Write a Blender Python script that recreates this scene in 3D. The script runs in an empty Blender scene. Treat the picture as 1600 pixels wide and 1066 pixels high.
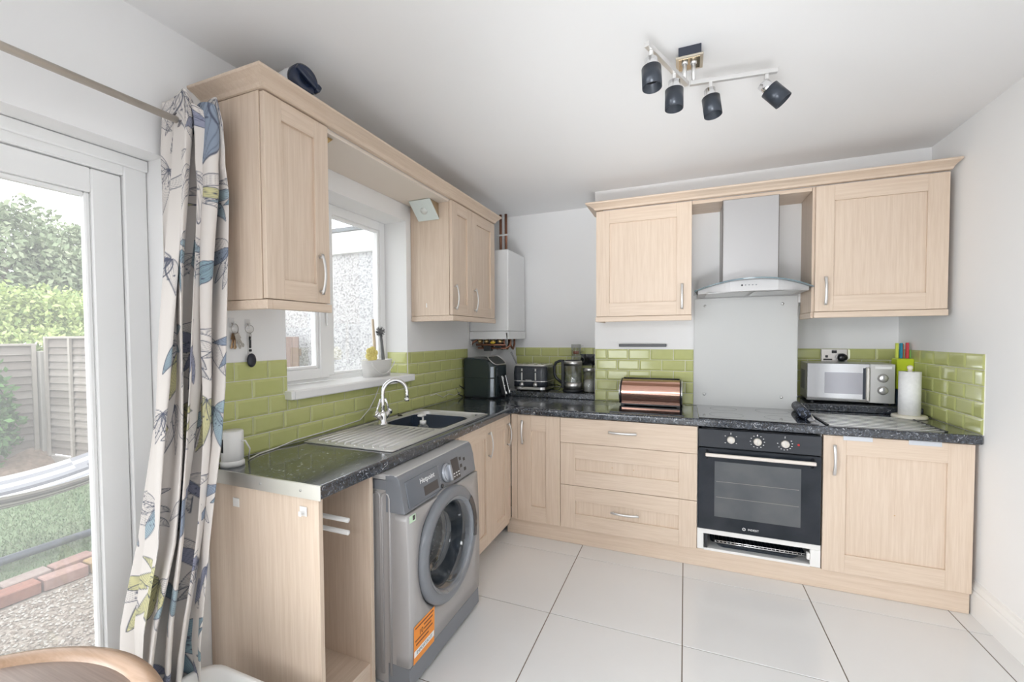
import bpy, bmesh, math, random
import numpy as np
from mathutils import Vector, Matrix
random.seed(3); RNG = np.random.default_rng(5)
S = bpy.context.scene; COL = S.collection
PI = math.pi

# ------------------------------------------------------------------ camera, sky, lights, exposure
cd = bpy.data.cameras.new('camera'); cam = bpy.data.objects.new('camera', cd); COL.objects.link(cam)
cd.sensor_width = 36.0; cd.lens = 690.39 / 1600 * 36
cd.shift_x = 0.01441; cd.shift_y = 0.00887; cd.clip_start = 0.02
cam.matrix_world = Matrix(((0.92048, -0.00606, 0.39074, 1.6407), (0.39074, 0.02980, -0.92002, -3.3343),
                           (-0.00607, 0.99954, 0.02980, 1.3541), (0, 0, 0, 1)))
S.camera = cam
wd = bpy.data.worlds.new('overcast_sky'); S.world = wd; wd.use_nodes = True
nt = wd.node_tree; nt.nodes.clear()
wo = nt.nodes.new('ShaderNodeOutputWorld'); bg = nt.nodes.new('ShaderNodeBackground')
tc = nt.nodes.new('ShaderNodeTexCoord'); nz = nt.nodes.new('ShaderNodeTexNoise'); cr = nt.nodes.new('ShaderNodeValToRGB')
nz.inputs['Scale'].default_value = 2.2; nz.inputs['Detail'].default_value = 4
cr.color_ramp.elements[0].position = .35; cr.color_ramp.elements[0].color = (.86, .90, .96, 1)
cr.color_ramp.elements[1].position = .65; cr.color_ramp.elements[1].color = (1, 1, 1, 1)
nt.links.new(tc.outputs['Generated'], nz.inputs['Vector']); nt.links.new(nz.outputs['Fac'], cr.inputs['Fac'])
nt.links.new(cr.outputs['Color'], bg.inputs['Color']); nt.links.new(bg.outputs['Background'], wo.inputs['Surface'])
bg.inputs['Strength'].default_value = 3.8


def area(name, loc, target, sx, sy, watts, color, spread=180):
    l = bpy.data.lights.new(name, 'AREA'); l.shape = 'RECTANGLE'; l.size = sx; l.size_y = sy; l.energy = watts; l.color = color; l.spread = math.radians(spread)
    o = bpy.data.objects.new(name, l); COL.objects.link(o); o.location = loc
    o.rotation_euler = (Vector(target) - Vector(loc)).to_track_quat('-Z', 'Y').to_euler()
    return o


area('rear_fill', (.7, -5.45, 1.2), (2.9, -1.2, 1.2), 1.2, 1.7, 13, (.925, .962, 1), 80)  # added fill lamp behind the camera, brightens the right side; no window there
area('patio_door_daylight', (-.05, -3.78, 1.0), (2.3, -3.6, 1.0), .85, 1.75, 35, (.925, .962, 1), 135)
area('right_wall_fill', (-.045, -3.78, 1.0), (2.9, -1.3, .8), .85, 1.75, 7, (.925, .962, 1), 80)  # second lamp at the door, added to brighten the right wall tiles
area('ceiling_fill', (1.6, -4.3, .3), (1.3, -.3, 2.42), .6, .5, 4, (.95, .975, 1), 36)  # unseen lamp added low behind the camera to lift the far ceiling
area('floor_fill', (1.6, -5.3, 2.0), (1.9, -1.3, 0), 1.6, .6, 8.5, (.95, .975, 1), 80)  # added lamp at the rear, aimed down to brighten the kitchen floor
S.view_settings.view_transform = 'Standard'; S.view_settings.look = 'None'
S.view_settings.gamma = 1; S.view_settings.use_curve_mapping = False; S.view_settings.exposure = 0.04
try:
    S.cycles.use_denoising = True; S.cycles.max_bounces = 10; S.cycles.diffuse_bounces = 6; S.cycles.transparent_max_bounces = 16
    S.cycles.sample_clamp_indirect = 6; S.cycles.caustics_reflective = False; S.cycles.caustics_refractive = False
except Exception:
    pass

W, H, ZT, TH = 2.936, 2.425, 0.877, 0.044
AF, BF = 0.5695, -0.556          # worktop front edges (left run x, back run y)
DX, DY = 0.549, -0.536           # door faces
AY = 0.38                        # alcove depth

# ------------------------------------------------------------------ materials
MATS = {}


def lin(c):
    return tuple(((x / 255) / 12.92 if x / 255 <= .04045 else ((x / 255 + .055) / 1.055) ** 2.4) for x in c)


def mat(name, col, rough=.5, metal=0., **k):
    if name in MATS: return MATS[name]
    m = bpy.data.materials.new(name); m.use_nodes = True; n = m.node_tree; b = n.nodes['Principled BSDF']
    c = lin(col) if max(col) > 1.001 else col
    b.inputs['Base Color'].default_value = (*c, 1); b.inputs['Roughness'].default_value = rough; b.inputs['Metallic'].default_value = metal
    for kk, v in k.items():
        if kk in ('spec',): b.inputs['Specular IOR Level'].default_value = v
        if kk == 'coat': b.inputs['Coat Weight'].default_value = v; b.inputs['Coat Roughness'].default_value = .06
        if kk == 'sheen': b.inputs['Sheen Weight'].default_value = v
    if k.get('noise'):                       # (scale, amount, second colour)
        sc, c2 = k['noise']; c2 = lin(c2) if max(c2) > 1.001 else c2
        t = n.nodes.new('ShaderNodeTexCoord'); mp = n.nodes.new('ShaderNodeMapping'); z = n.nodes.new('ShaderNodeTexNoise'); r = n.nodes.new('ShaderNodeValToRGB')
        mp.inputs['Scale'].default_value = sc if isinstance(sc, tuple) else (sc, sc, sc)
        z.inputs['Scale'].default_value = 1; z.inputs['Detail'].default_value = k.get('detail', 4)
        r.color_ramp.elements[0].position = k.get('p0', .35); r.color_ramp.elements[1].position = k.get('p1', .65)
        r.color_ramp.elements[0].color = (*c, 1); r.color_ramp.elements[1].color = (*c2, 1)
        n.links.new(t.outputs['Object'], mp.inputs['Vector']); n.links.new(mp.outputs['Vector'], z.inputs['Vector'])
        n.links.new(z.outputs['Fac'], r.inputs['Fac']); n.links.new(r.outputs['Color'], b.inputs['Base Color'])
        if k.get('bump'):
            bp = n.nodes.new('ShaderNodeBump'); bp.inputs['Strength'].default_value = k['bump']; bp.inputs['Distance'].default_value = k.get('bd', .002)
            n.links.new(z.outputs['Fac'], bp.inputs['Height']); n.links.new(bp.outputs['Normal'], b.inputs['Normal'])
    MATS[name] = m
    return m


def wood(name, axis, c1=(.700, .575, .465), c2=(.615, .485, .375), rough=.42):
    sc = {'x': (3, 75, 75), 'y': (75, 3, 75), 'z': (75, 75, 3)}[axis]
    m = mat(name, c1, rough, spec=.35)
    n = m.node_tree; b = n.nodes['Principled BSDF']
    t = n.nodes.new('ShaderNodeTexCoord'); mp = n.nodes.new('ShaderNodeMapping'); mp.inputs['Scale'].default_value = sc
    z = n.nodes.new('ShaderNodeTexNoise'); z.inputs['Scale'].default_value = 1; z.inputs['Detail'].default_value = 3; z.inputs['Distortion'].default_value = .4
    mp2 = n.nodes.new('ShaderNodeMapping'); mp2.inputs['Scale'].default_value = tuple(s * 4.5 if s > 10 else s * 3 for s in sc)
    z2 = n.nodes.new('ShaderNodeTexNoise'); z2.inputs['Scale'].default_value = 1; z2.inputs['Detail'].default_value = 2
    r = n.nodes.new('ShaderNodeValToRGB'); r.color_ramp.elements[0].position = .38; r.color_ramp.elements[1].position = .66
    r.color_ramp.elements[0].color = (*c1, 1); r.color_ramp.elements[1].color = (*c2, 1)
    mx = n.nodes.new('ShaderNodeMath'); mx.operation = 'MULTIPLY_ADD'; mx.inputs[1].default_value = .45
    ml = n.nodes.new('ShaderNodeMath'); ml.operation = 'MULTIPLY'; ml.inputs[1].default_value = .55
    L = n.links.new
    L(t.outputs['Object'], mp.inputs['Vector']); L(t.outputs['Object'], mp2.inputs['Vector']); L(mp.outputs['Vector'], z.inputs['Vector']); L(mp2.outputs['Vector'], z2.inputs['Vector'])
    L(z.outputs['Fac'], ml.inputs[0]); L(z2.outputs['Fac'], mx.inputs[0]); L(ml.outputs[0], mx.inputs[2]); L(mx.outputs[0], r.inputs['Fac']); L(r.outputs['Color'], b.inputs['Base Color'])
    return m


def glass(name, tint=(1, 1, 1), gloss=.10, rough=.01, glare_haze=0.):
    """thin clear sheet: see-through with a fresnel reflection"""
    if name in MATS: return MATS[name]
    m = bpy.data.materials.new(name); m.use_nodes = True; n = m.node_tree; n.nodes.clear()
    o = n.nodes.new('ShaderNodeOutputMaterial'); t = n.nodes.new('ShaderNodeBsdfTransparent'); g = n.nodes.new('ShaderNodeBsdfGlossy')
    x = n.nodes.new('ShaderNodeMixShader'); lw = n.nodes.new('ShaderNodeLayerWeight'); lw.inputs['Blend'].default_value = .25
    mr = n.nodes.new('ShaderNodeMapRange'); mr.inputs[3].default_value = gloss * .4; mr.inputs[4].default_value = min(.9, gloss * 5)
    t.inputs['Color'].default_value = (*tint, 1); g.inputs['Roughness'].default_value = rough
    n.links.new(lw.outputs['Facing'], mr.inputs[0]); n.links.new(mr.outputs[0], x.inputs['Fac'])
    n.links.new(t.outputs[0], x.inputs[1]); n.links.new(g.outputs[0], x.inputs[2])
    if glare_haze:                                 # milky layer mixed in to imitate glare haze on the panes
        d = n.nodes.new('ShaderNodeBsdfTranslucent'); d.inputs['Color'].default_value = (.9, .9, .9, 1); y = n.nodes.new('ShaderNodeMixShader'); y.inputs['Fac'].default_value = glare_haze
        n.links.new(x.outputs[0], y.inputs[1]); n.links.new(d.outputs[0], y.inputs[2]); x = y
    n.links.new(x.outputs[0], o.inputs['Surface'])
    MATS[name] = m
    return m


WALL = mat('white_wall_paint', (.865, .862, .86), .75, noise=(1.3, (.845, .842, .84)), spec=.25)
CEIL = mat('ceiling_paint', (.865, .862, .865), .85, spec=.15)
UPVC = mat('white_upvc', (.86, .86, .855), .32)
GLOSSW = mat('white_gloss_paint', (.85, .845, .83), .3)
WV, WX, WY = wood('oak_grain_upright', 'z'), wood('oak_grain_along_x', 'x'), wood('oak_grain_along_y', 'y')
WD = wood('oak_edge_dark', 'z', (.60, .40, .23), (.50, .32, .17))
STEEL = mat('brushed_steel', (.62, .61, .60), .28, 1., noise=((3, 200, 3), (.52, .52, .52)))
SATIN = mat('satin_nickel', (.70, .69, .68), .34, .75)
CHROME = mat('polished_chrome', (.80, .80, .81), .07, 1.)
BLACKG = mat('black_gloss', (.012, .014, .018), .07)
BLACKP = mat('black_plastic', (.018, .020, .024), .35)
NAVYB = mat('blue_black_plastic', (.022, .032, .048), .22)
WHITEP = mat('white_plastic', (.80, .79, .77), .38)
LABELW = mat('white_print', (.85, .85, .85), .5)
GREYP = mat('grey_print', (.35, .36, .38), .5)
PANE = glass('window_glass', (.96, .97, .97), .08, .01, .05)
DPANE = glass('patio_door_glass', (.96, .97, .97), .08, .01, .07)
CLEAR = glass('clear_glassware', (.965, .975, .97), .17)
GROUT = mat('wall_grout', (.72, .71, .66), .8)
TILE = mat('lime_glazed_tile', (.500, .525, .205), .10, noise=(9, (.535, .555, .235)), spec=.55)
FLOORT = mat('cream_porcelain_tile', (.765, .758, .750), .16, noise=(2.2, (.785, .780, .774)), spec=.5)
FGROUT = mat('floor_grout', (.24, .19, .15), .9)


def worktop_mat():
    m = mat('dark_granite_laminate', (.02, .024, .032), .17, spec=.7)
    n = m.node_tree; b = n.nodes['Principled BSDF']; L = n.links.new
    t = n.nodes.new('ShaderNodeTexCoord')
    a = n.nodes.new('ShaderNodeTexNoise'); a.inputs['Scale'].default_value = 62; a.inputs['Detail'].default_value = 6; a.inputs['Distortion'].default_value = 1.6; a.inputs['Roughness'].default_value = .62
    r = n.nodes.new('ShaderNodeValToRGB'); e = r.color_ramp.elements
    e[0].position = .42; e[0].color = (.011, .013, .018, 1); e[1].position = .54; e[1].color = (.040, .048, .062, 1)
    x = e.new(.605); x.color = (.075, .09, .115, 1); x = e.new(.65); x.color = (.42, .42, .43, 1)
    w_ = n.nodes.new('ShaderNodeTexNoise'); w_.inputs['Scale'].default_value = 3.2; w_.inputs['Detail'].default_value = 3; mr = n.nodes.new('ShaderNodeMapRange')
    mr.inputs[1].default_value = .42; mr.inputs[2].default_value = .62; mr.inputs[3].default_value = .11; mr.inputs[4].default_value = .30
    b.inputs['Coat Weight'].default_value = .6; b.inputs['Coat Roughness'].default_value = .12
    L(t.outputs['Object'], w_.inputs['Vector']); L(w_.outputs['Fac'], mr.inputs[0]); L(mr.outputs[0], b.inputs['Roughness'])
    L(t.outputs['Object'], a.inputs['Vector']); L(a.outputs['Fac'], r.inputs['Fac']); L(r.outputs['Color'], b.inputs['Base Color'])
    return m


TOP = worktop_mat()

# ------------------------------------------------------------------ mesh helpers
ORG = {}


class MB:
    """collects shapes (world coordinates) in one bmesh"""

    def __init__(s): s.b = bmesh.new(); s.m = 0; s.sm = False

    def _fin(s, new):
        for f in new: f.material_index = s.m; f.smooth = s.sm

    def box(s, x0, x1, y0, y1, z0, z1, bev=0, M=None, seg=1):
        b = bmesh.new(); bmesh.ops.create_cube(b, size=1)
        for v in b.verts: v.co = Vector(((x0 + x1) / 2 + v.co.x * (x1 - x0), (y0 + y1) / 2 + v.co.y * (y1 - y0), (z0 + z1) / 2 + v.co.z * (z1 - z0)))
        if bev: bmesh.ops.bevel(b, geom=b.edges[:], offset=bev, segments=seg, affect='EDGES', profile=.5)
        return s.merge(b, M)

    def merge(s, b, M=None):
        if M is not None: b.transform(M)
        bmesh.ops.recalc_face_normals(b, faces=b.faces[:])
        for f in b.faces: f.material_index = s.m; f.smooth = s.sm
        me = bpy.data.meshes.new('t'); b.to_mesh(me); b.free(); s.b.from_mesh(me); bpy.data.meshes.remove(me)
        return s

    def poly(s, pts):
        f = s.b.faces.new([s.b.verts.new(p) for p in pts]); s._fin([f]); return s

    def grid(s, rows, cu=False, cv=False, cap=False):
        """rows: list of equally long lists of points"""
        b = bmesh.new(); R = [[b.verts.new(p) for p in r] for r in rows]
        nr, nc = len(R), len(R[0])
        for i in range(nr if cu else nr - 1):
            for j in range(nc if cv else nc - 1):
                q = [R[i][j], R[(i + 1) % nr][j], R[(i + 1) % nr][(j + 1) % nc], R[i][(j + 1) % nc]]
                try: b.faces.new(q)
                except ValueError: pass
        if cap:
            for r in (R[0], R[-1]):
                try: b.faces.new(r)
                except ValueError: pass
        bmesh.ops.remove_doubles(b, verts=b.verts[:], dist=1e-6)
        return s.merge(b)

    def lathe(s, prof, c, n=24, axis=(0, 0, 1)):
        """prof: (radius, height) pairs; c: base point"""
        q = Vector((0, 0, 1)).rotation_difference(Vector(axis)).to_matrix(); c = Vector(c); rows = []
        for i in range(n):
            a = 2 * PI * i / n
            rows.append([tuple(c + q @ Vector((max(r, 1e-5) * math.cos(a), max(r, 1e-5) * math.sin(a), h))) for r, h in prof])
        return s.grid(rows, cu=True)

    def cyl(s, p, q, r, n=16, r2=None):
        p, q = Vector(p), Vector(q); h = (q - p).length; r2 = r if r2 is None else r2
        return s.lathe([(0, 0), (r, 0), (r2, h), (0, h)], p, n, (q - p))

    def tube(s, pts, r, n=8):
        pts = [Vector(p) for p in pts]; rows = []; t0 = (pts[1] - pts[0]).normalized()
        u = t0.orthogonal().normalized()
        for i, p in enumerate(pts):
            t = (pts[min(i + 1, len(pts) - 1)] - pts[max(i - 1, 0)]).normalized()
            u = (u - t * u.dot(t)).normalized(); w = t.cross(u); rr = r(i / (len(pts) - 1)) if callable(r) else r
            rows.append([tuple(p + (u * math.cos(2 * PI * k / n) + w * math.sin(2 * PI * k / n)) * rr) for k in range(n)])
        return s.grid(rows, cv=True, cap=True)

    def prism(s, poly, axis, a0, a1, bev=0):
        """poly in the two other axes (order: yz for x, xz for y, xy for z), extruded a0..a1"""
        def P(p, a): return {'x': (a, p[0], p[1]), 'y': (p[0], a, p[1]), 'z': (p[0], p[1], a)}[axis]
        b = bmesh.new(); A = [b.verts.new(P(p, a0)) for p in poly]; B = [b.verts.new(P(p, a1)) for p in poly]
        b.faces.new(A); b.faces.new(B[::-1]); n = len(poly)
        for i in range(n): b.faces.new([A[i], A[(i + 1) % n], B[(i + 1) % n], B[i]])
        if bev: bmesh.ops.bevel(b, geom=[e for e in b.edges], offset=bev, segments=1, affect='EDGES')
        return s.merge(b)

    def sphere(s, c, r, n=12, sc=(1, 1, 1)):
        b = bmesh.new(); bmesh.ops.create_uvsphere(b, u_segments=n * 2, v_segments=n, radius=1)
        for v in b.verts: v.co = Vector((c[0] + v.co.x * r * sc[0], c[1] + v.co.y * r * sc[1], c[2] + v.co.z * r * sc[2]))
        return s.merge(b)


def link(name, me, parent=None):
    o = bpy.data.objects.new(name, me); COL.objects.link(o)
    if parent is not None: o.parent = parent
    return o


def build(name, mb, mats, parent=None, local=False, origin=None):
    """ONE mesh object; world-coordinate geometry is shifted so that it sits right under its parent"""
    me = bpy.data.meshes.new(name); mb.b.to_mesh(me); mb.b.free()
    for m in (mats if isinstance(mats, (list, tuple)) else [mats]): me.materials.append(m)
    o = link(name, me, parent)
    if parent is not None:
        ORG[o] = ORG.get(parent, Vector((0, 0, 0)))
        if not local: me.transform(Matrix.Translation(-ORG[o]))
    else:
        c = Vector(origin) if origin is not None else Vector((0, 0, 0))
        if origin == 'auto' or origin is None:
            co = np.array([v.co[:] for v in me.vertices]); lo, hi = co.min(0), co.max(0); c = Vector(((lo[0] + hi[0]) / 2, (lo[1] + hi[1]) / 2, lo[2]))
        if not local: me.transform(Matrix.Translation(-c))
        o.location = c; ORG[o] = c
    return o


def tag(o, label, cat, group=None):
    o['label'] = label; o['category'] = cat
    if group: o['group'] = group
    return o


def thing(name, label, cat, loc=(0, 0, 0), rz=0, group=None):
    o = link(name, None); o.location = loc; o.rotation_euler = (0, 0, rz); ORG[o] = Vector(loc)
    o.empty_display_size = .05
    return tag(o, label, cat, group)


def struct(name, mb, mats, parent=None):
    o = build(name, mb, mats, parent, origin=(0, 0, 0) if parent is None else None)
    if parent is None: o['kind'] = 'structure'
    return o


def text(name, body, size, at, xd, yd, parent, m, local=False, depth=.0004, align='CENTER'):
    c = bpy.data.curves.new(name, 'FONT'); c.body = body; c.size = size; c.extrude = depth; c.align_x = align; c.align_y = 'CENTER'; c.resolution_u = 2
    t = bpy.data.objects.new(name, c); COL.objects.link(t)
    dg = bpy.context.evaluated_depsgraph_get(); dg.update()
    me = bpy.data.meshes.new_from_object(t.evaluated_get(dg)); bpy.data.objects.remove(t); bpy.data.curves.remove(c)
    xd, yd = Vector(xd).normalized(), Vector(yd).normalized(); zd = xd.cross(yd)
    M = Matrix.Translation(Vector(at)) @ Matrix((xd, yd, zd)).transposed().to_4x4()
    me.transform(M); me.name = name
    me.materials.clear(); me.materials.append(m)
    o = link(name, me, parent); ORG[o] = ORG[parent]
    if not local: me.transform(Matrix.Translation(-ORG[o]))
    return o


def arc(cx, cy, r, a0, a1, n):
    return [(cx + r * math.cos(math.radians(a0 + (a1 - a0) * i / n)), cy + r * math.sin(math.radians(a0 + (a1 - a0) * i / n))) for i in range(n + 1)]


def rrect(x0, x1, y0, y1, r, n=5):
    return arc(x1 - r, y1 - r, r, 0, 90, n) + arc(x0 + r, y1 - r, r, 90, 180, n) + arc(x0 + r, y0 + r, r, 180, 270, n) + arc(x1 - r, y0 + r, r, 270, 360, n)


# ------------------------------------------------------------------ room shell
YB = -5.6                        # the room runs on behind the camera
wl = MB()
wl.box(-.25, 0, -1.886, -.948, 0, 1.078); wl.box(-.25, 0, -1.886, -.948, 2.094, H)          # under / over kitchen window
wl.box(-.25, 0, -.948, AY, 0, H); wl.box(-.25, 0, -2.37, -1.886, 0, H)
wl.box(-.25, 0, -4.25, -2.37, 1.975, H); wl.box(-.25, 0, YB, -4.25, 0, H)
wall_left = struct('wall_left', wl, WALL)
wb = MB()
wb.box(-.25, 1.02, AY, AY + .2, 0, H)                  # left alcove back
wb.box(1.02, 2.302, 0, AY + .2, 0, H)                  # chimney breast
wb.box(2.302, W, AY, AY + .2, 0, H); wb.box(2.302, W, 0, AY, 1.56, H)   # right alcove, closed above
wall_back = struct('wall_back', wb, WALL)
wr = MB(); wr.box(W, W + .2, YB, AY + .2, 0, H); wall_right = struct('wall_right', wr, WALL)
wq = MB(); wq.box(-.25, W + .2, YB - .15, YB, 0, H); struct('wall_rear', wq, WALL)
ce = MB(); ce.box(-.25, W + .2, YB, AY + .2, H, H + .15); ceiling = struct('ceiling', ce, CEIL)
fl = MB(); fl.box(-.25, W + .2, YB, AY + .2, -.16, -.0035); floor = struct('floor', fl, FGROUT)
# floor tiles: each its own piece
TCACHE = {}


def floor_tile(x0, x1, y0, y1):
    k = (round(x1 - x0, 4), round(y1 - y0, 4))
    if k not in TCACHE:
        m = MB(); m.box(0, k[0], 0, k[1], -.0035, 0, .0012); me = bpy.data.meshes.new('floor_tile'); m.b.to_mesh(me); m.b.free(); me.materials.append(FLOORT); TCACHE[k] = me
    o = link('floor_tile', TCACHE[k], floor); o.location = (x0, y0, 0)


g = .0022
xs = [0.002, .438, 1.038, 1.638, 2.238, 2.838, W]
ys = [-.079 - .6 * k for k in range(10)]
for i in range(len(xs) - 1):
    for j in range(len(ys) - 1): floor_tile(xs[i] + g, xs[i + 1] - g, ys[j + 1] + g, ys[j] - g)
# skirting on the right wall
sk = MB()
prof = [(W, 0), (W - .016, 0), (W - .016, .112), (W - .012, .122), (W - .014, .130), (W - .006, .150), (W - .004, .165), (W, .168)]
sk.prism(prof, 'y', -5.5, -.50)
struct('baseboard_right', sk, GLOSSW)

# wall tiles ------------------------------------------------------------
MT = {}


def metro(parent, O, u, n, u0, u1, z0, z1):
    w, h = round(u1 - u0, 4), round(z1 - z0, 4)
    if w < .008 or h < .008: return
    k = (w, h)
    if k not in MT:
        b = bmesh.new(); i = min(.010, w * .3, h * .3)
        def ring(a, d): return [b.verts.new((x, z, d)) for x, z in ((a, a), (w - a, a), (w - a, h - a), (a, h - a))]
        r0, r1, r2 = ring(0, 0), ring(0, .0045), ring(i, .0075)
        for A, B in ((r0, r1), (r1, r2)):
            for q in range(4): b.faces.new([A[q], A[(q + 1) % 4], B[(q + 1) % 4], B[q]])
        b.faces.new(r2)
        me = bpy.data.meshes.new('tile'); b.to_mesh(me); b.free(); me.materials.append(TILE); MT[k] = me
    o = link('tile', MT[k], parent)
    U, N = Vector(u), Vector(n); Z = Vector((0, 0, 1))
    o.matrix_local = Matrix.Translation(Vector(O) + U * u0 + Z * z0) @ Matrix((U, Z, N)).transposed().to_4x4()


PW, PH, GR = .1526, .0766, .0032


def tile_field(parent, O, u, n, phase, regions, grout=True):
    """regions: (u0,u1,z0,z1) along direction u; running bond of 150x75 tiles"""
    U, N = Vector(u), Vector(n)
    for (a, b, z0, z1) in regions:
        k = int(round((z0 - ZT) / PH)); z = z0
        while z < z1 - .006:
            zt = min(ZT + (k + 1) * PH, z1)
            off = phase + (PW / 2 if k % 2 else 0)
            j = math.floor((a - off) / PW)
            while off + j * PW < b - .004:
                t0, t1 = max(a, off + j * PW), min(b, off + (j + 1) * PW)
                metro(parent, O, u, n, t0 + GR / 2, t1 - GR / 2, z + GR / 2, zt - GR / 2); j += 1
            z = zt; k += 1
        if grout:
            m = MB(); p, q = Vector(O) + U * a, Vector(O) + U * b + N * .0028
            m.box(min(p.x, q.x), max(p.x, q.x), min(p.y, q.y), max(p.y, q.y), z0, z1)
            build('grout', m, GROUT, parent)


ZW = ZT + 5 * PH                # 1.26
tile_field(wall_left, (0, 0, 0), (0, 1, 0), (1, 0, 0), -1.985, [(-2.265, -.10, ZT, ZT + 2 * PH), (-2.265, -1.886, ZT + 2 * PH, ZW), (-1.886, -.948, ZT + 2 * PH, 1.077), (-.948, -.10, ZT + 2 * PH, ZW)])
tile_field(wall_left, (0, -.948, 0), (1, 0, 0), (0, -1, 0), -.153, [(-.155, -.001, 1.1232, ZW)])   # tiled window reveal
tile_field(wall_back, (0, 0, 0), (1, 0, 0), (0, -1, 0), 1.110, [(1.022, 1.697, ZT, ZW)])
tile_field(wall_back, (0, AY, 0), (1, 0, 0), (0, -1, 0), .33, [(.245, 1.018, ZT + .045, ZW)])
tile_field(wall_back, (0, AY, 0), (1, 0, 0), (0, -1, 0), 2.36, [(2.304, 2.932, ZT + .045, ZW)])
tile_field(wall_right, (W, 0, 0), (0, 1, 0), (-1, 0, 0), -.546, [(-.546, .375, ZT, ZW)])

# kitchen window --------------------------------------------------------
window = struct('window_1', MB().box(-.225, -.165, -1.886, -1.832, 1.121, 2.094, .003), UPVC)   # left jamb


def wpart(name, *boxes, m=UPVC, parent=None, bev=.003):
    q = MB()
    for b_ in boxes: q.box(*b_, bev)
    return build(name, q, m, parent or window)


wpart('frame_jamb', (-.225, -.165, -1.000, -.948, 1.121, 2.094))
wpart('frame_head', (-.225, -.165, -1.832, -1.0, 2.040, 2.094))
wpart('frame_sill', (-.225, -.165, -1.832, -1.0, 1.121, 1.150))
wpart('mullion', (-.225, -.158, -1.478, -1.424, 1.150, 2.040))
sash = wpart('opening_sash', (-.215, -.148, -1.832, -1.778, 1.140, 2.046), (-.215, -.148, -1.534, -1.470, 1.140, 2.046), (-.215, -.148, -1.778, -1.534, 1.140, 1.192), (-.215, -.148, -1.778, -1.534, 1.994, 2.046))
wpart('glazing_bead', (-.19, -.160, -1.778, -1.762, 1.192, 1.994), (-.19, -.160, -1.552, -1.534, 1.192, 1.994), (-.19, -.160, -1.762, -1.552, 1.192, 1.208), (-.19, -.160, -1.762, -1.552, 1.978, 1.994), parent=sash)
wpart('glazing_bead', (-.20, -.170, -1.424, -1.410, 1.150, 2.04), (-.20, -.170, -1.018, -1.0, 1.150, 2.04), (-.20, -.170, -1.41, -1.018, 1.150, 1.164), (-.20, -.170, -1.41, -1.018, 2.024, 2.04))
wpart('glass_pane', (-.192, -.188, -1.424, -1.0, 1.15, 2.04), m=PANE, bev=0)
wpart('glass_pane', (-.192, -.188, -1.778, -1.534, 1.192, 1.994), m=PANE, bev=0)
hd = MB(); hd.box(-.148, -.136, -1.505, -1.485, 1.50, 1.56, .003); hd.box(-.138, -.128, -1.503, -1.487, 1.42, 1.545, .003)
build('window_handle', hd, UPVC, window)
st = MB(); st.prism([(-.165, 1.078), (.046, 1.078), (.050, 1.083), (.050, 1.114), (.044, 1.121), (-.165, 1.121)], 'y', -1.884, -.950)
st.box(.0, .05, -1.904, -1.884, 1.080, 1.120, .003); st.box(.0, .05, -.950, -.968 + .03, 1.080, 1.120, .003)
struct('trim_1', st, UPVC)

# patio door ------------------------------------------------------------
door = struct('door_1', MB().box(-.175, -.10, -2.440, -2.371, 0, 1.974, .004), UPVC)


def dpart(name, *boxes, m=UPVC, parent=None, bev=.004):
    q = MB()
    for b_ in boxes: q.box(*b_, bev)
    return build(name, q, m, parent or door)


dpart('frame_head', (-.175, -.10, -4.249, -2.44, 1.905, 1.974)); dpart('frame_jamb', (-.175, -.10, -4.249, -4.18, 0, 1.974)); dpart('threshold', (-.20, -.09, -4.18, -2.44, 0, .035))
for a, b_ in ((-3.30, -2.442), (-4.178, -3.302)):
    s_ = dpart('door_sash', (-.168, -.112, b_ - .083, b_, .037, 1.903), (-.168, -.112, a, a + .083, .037, 1.903), (-.168, -.112, a + .083, b_ - .083, 1.825, 1.903), (-.168, -.112, a + .083, b_ - .083, .037, .125))
    dpart('glazing_bead', (-.150, -.122, b_ - .098, b_ - .083, .125, 1.825), (-.150, -.122, a + .083, a + .098, .125, 1.825), (-.150, -.122, a + .098, b_ - .098, 1.81, 1.825), (-.150, -.122, a + .098, b_ - .098, .125, .14), parent=s_)
    dpart('glass_pane', (-.143, -.139, a + .083, b_ - .083, .125, 1.825), m=DPANE, bev=0, parent=s_)
rb_ = MB(); rb_.box(-.10, -.088, -4.18, -2.372, 1.935, 1.973, .003); build('cover_strip', rb_, UPVC, door)

# ------------------------------------------------------------------ cabinet helpers


class Face:
    """axis 'x': front looks +x, u runs along y;  axis 'y': front looks -y, u runs along x"""

    def __init__(s, axis, front): s.a = axis; s.f = front

    def b(s, q, u0, u1, z0, z1, d0, d1, bev=.0012):
        if s.a == 'x': q.box(s.f - d1, s.f - d0, u0, u1, z0, z1, bev)
        else: q.box(u0, u1, s.f + d0, s.f + d1, z0, z1, bev)

    def p(s, u, z, d): return Vector((s.f - d, u, z)) if s.a == 'x' else Vector((u, s.f + d, z))


def handle(parent, F, u, z, L=.16, vert=True):
    q = MB(); q.sm = True; n = 14; rows = []
    for i in range(n + 1):
        t = i / n; k = L * (t - .5); out = .014 + .016 * (1 - (2 * t - 1) ** 2); w = .0065 + .0015 * abs(2 * t - 1)
        c = F.p(u, z + k, -out) if vert else F.p(u + k, z, -out)
        U = (F.p(1, 0, 0) - F.p(0, 0, 0)) if vert else Vector((0, 0, 1)); N = F.p(0, 0, -1) - F.p(0, 0, 0)
        rows.append([tuple(c + U * (w * math.cos(2 * PI * j / 8)) + N * (.004 * math.sin(2 * PI * j / 8))) for j in range(8)])
    q.grid(rows, cv=True, cap=True)
    for s_ in (-.42, .42):
        a = F.p(u, z + s_ * L, 0) if vert else F.p(u + s_ * L, z, 0); e = F.p(u, z + s_ * L, -.019) if vert else F.p(u + s_ * L, z, -.019)
        q.cyl(a, e, .0048, 10)
    return build('handle', q, SATIN, parent)


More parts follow.
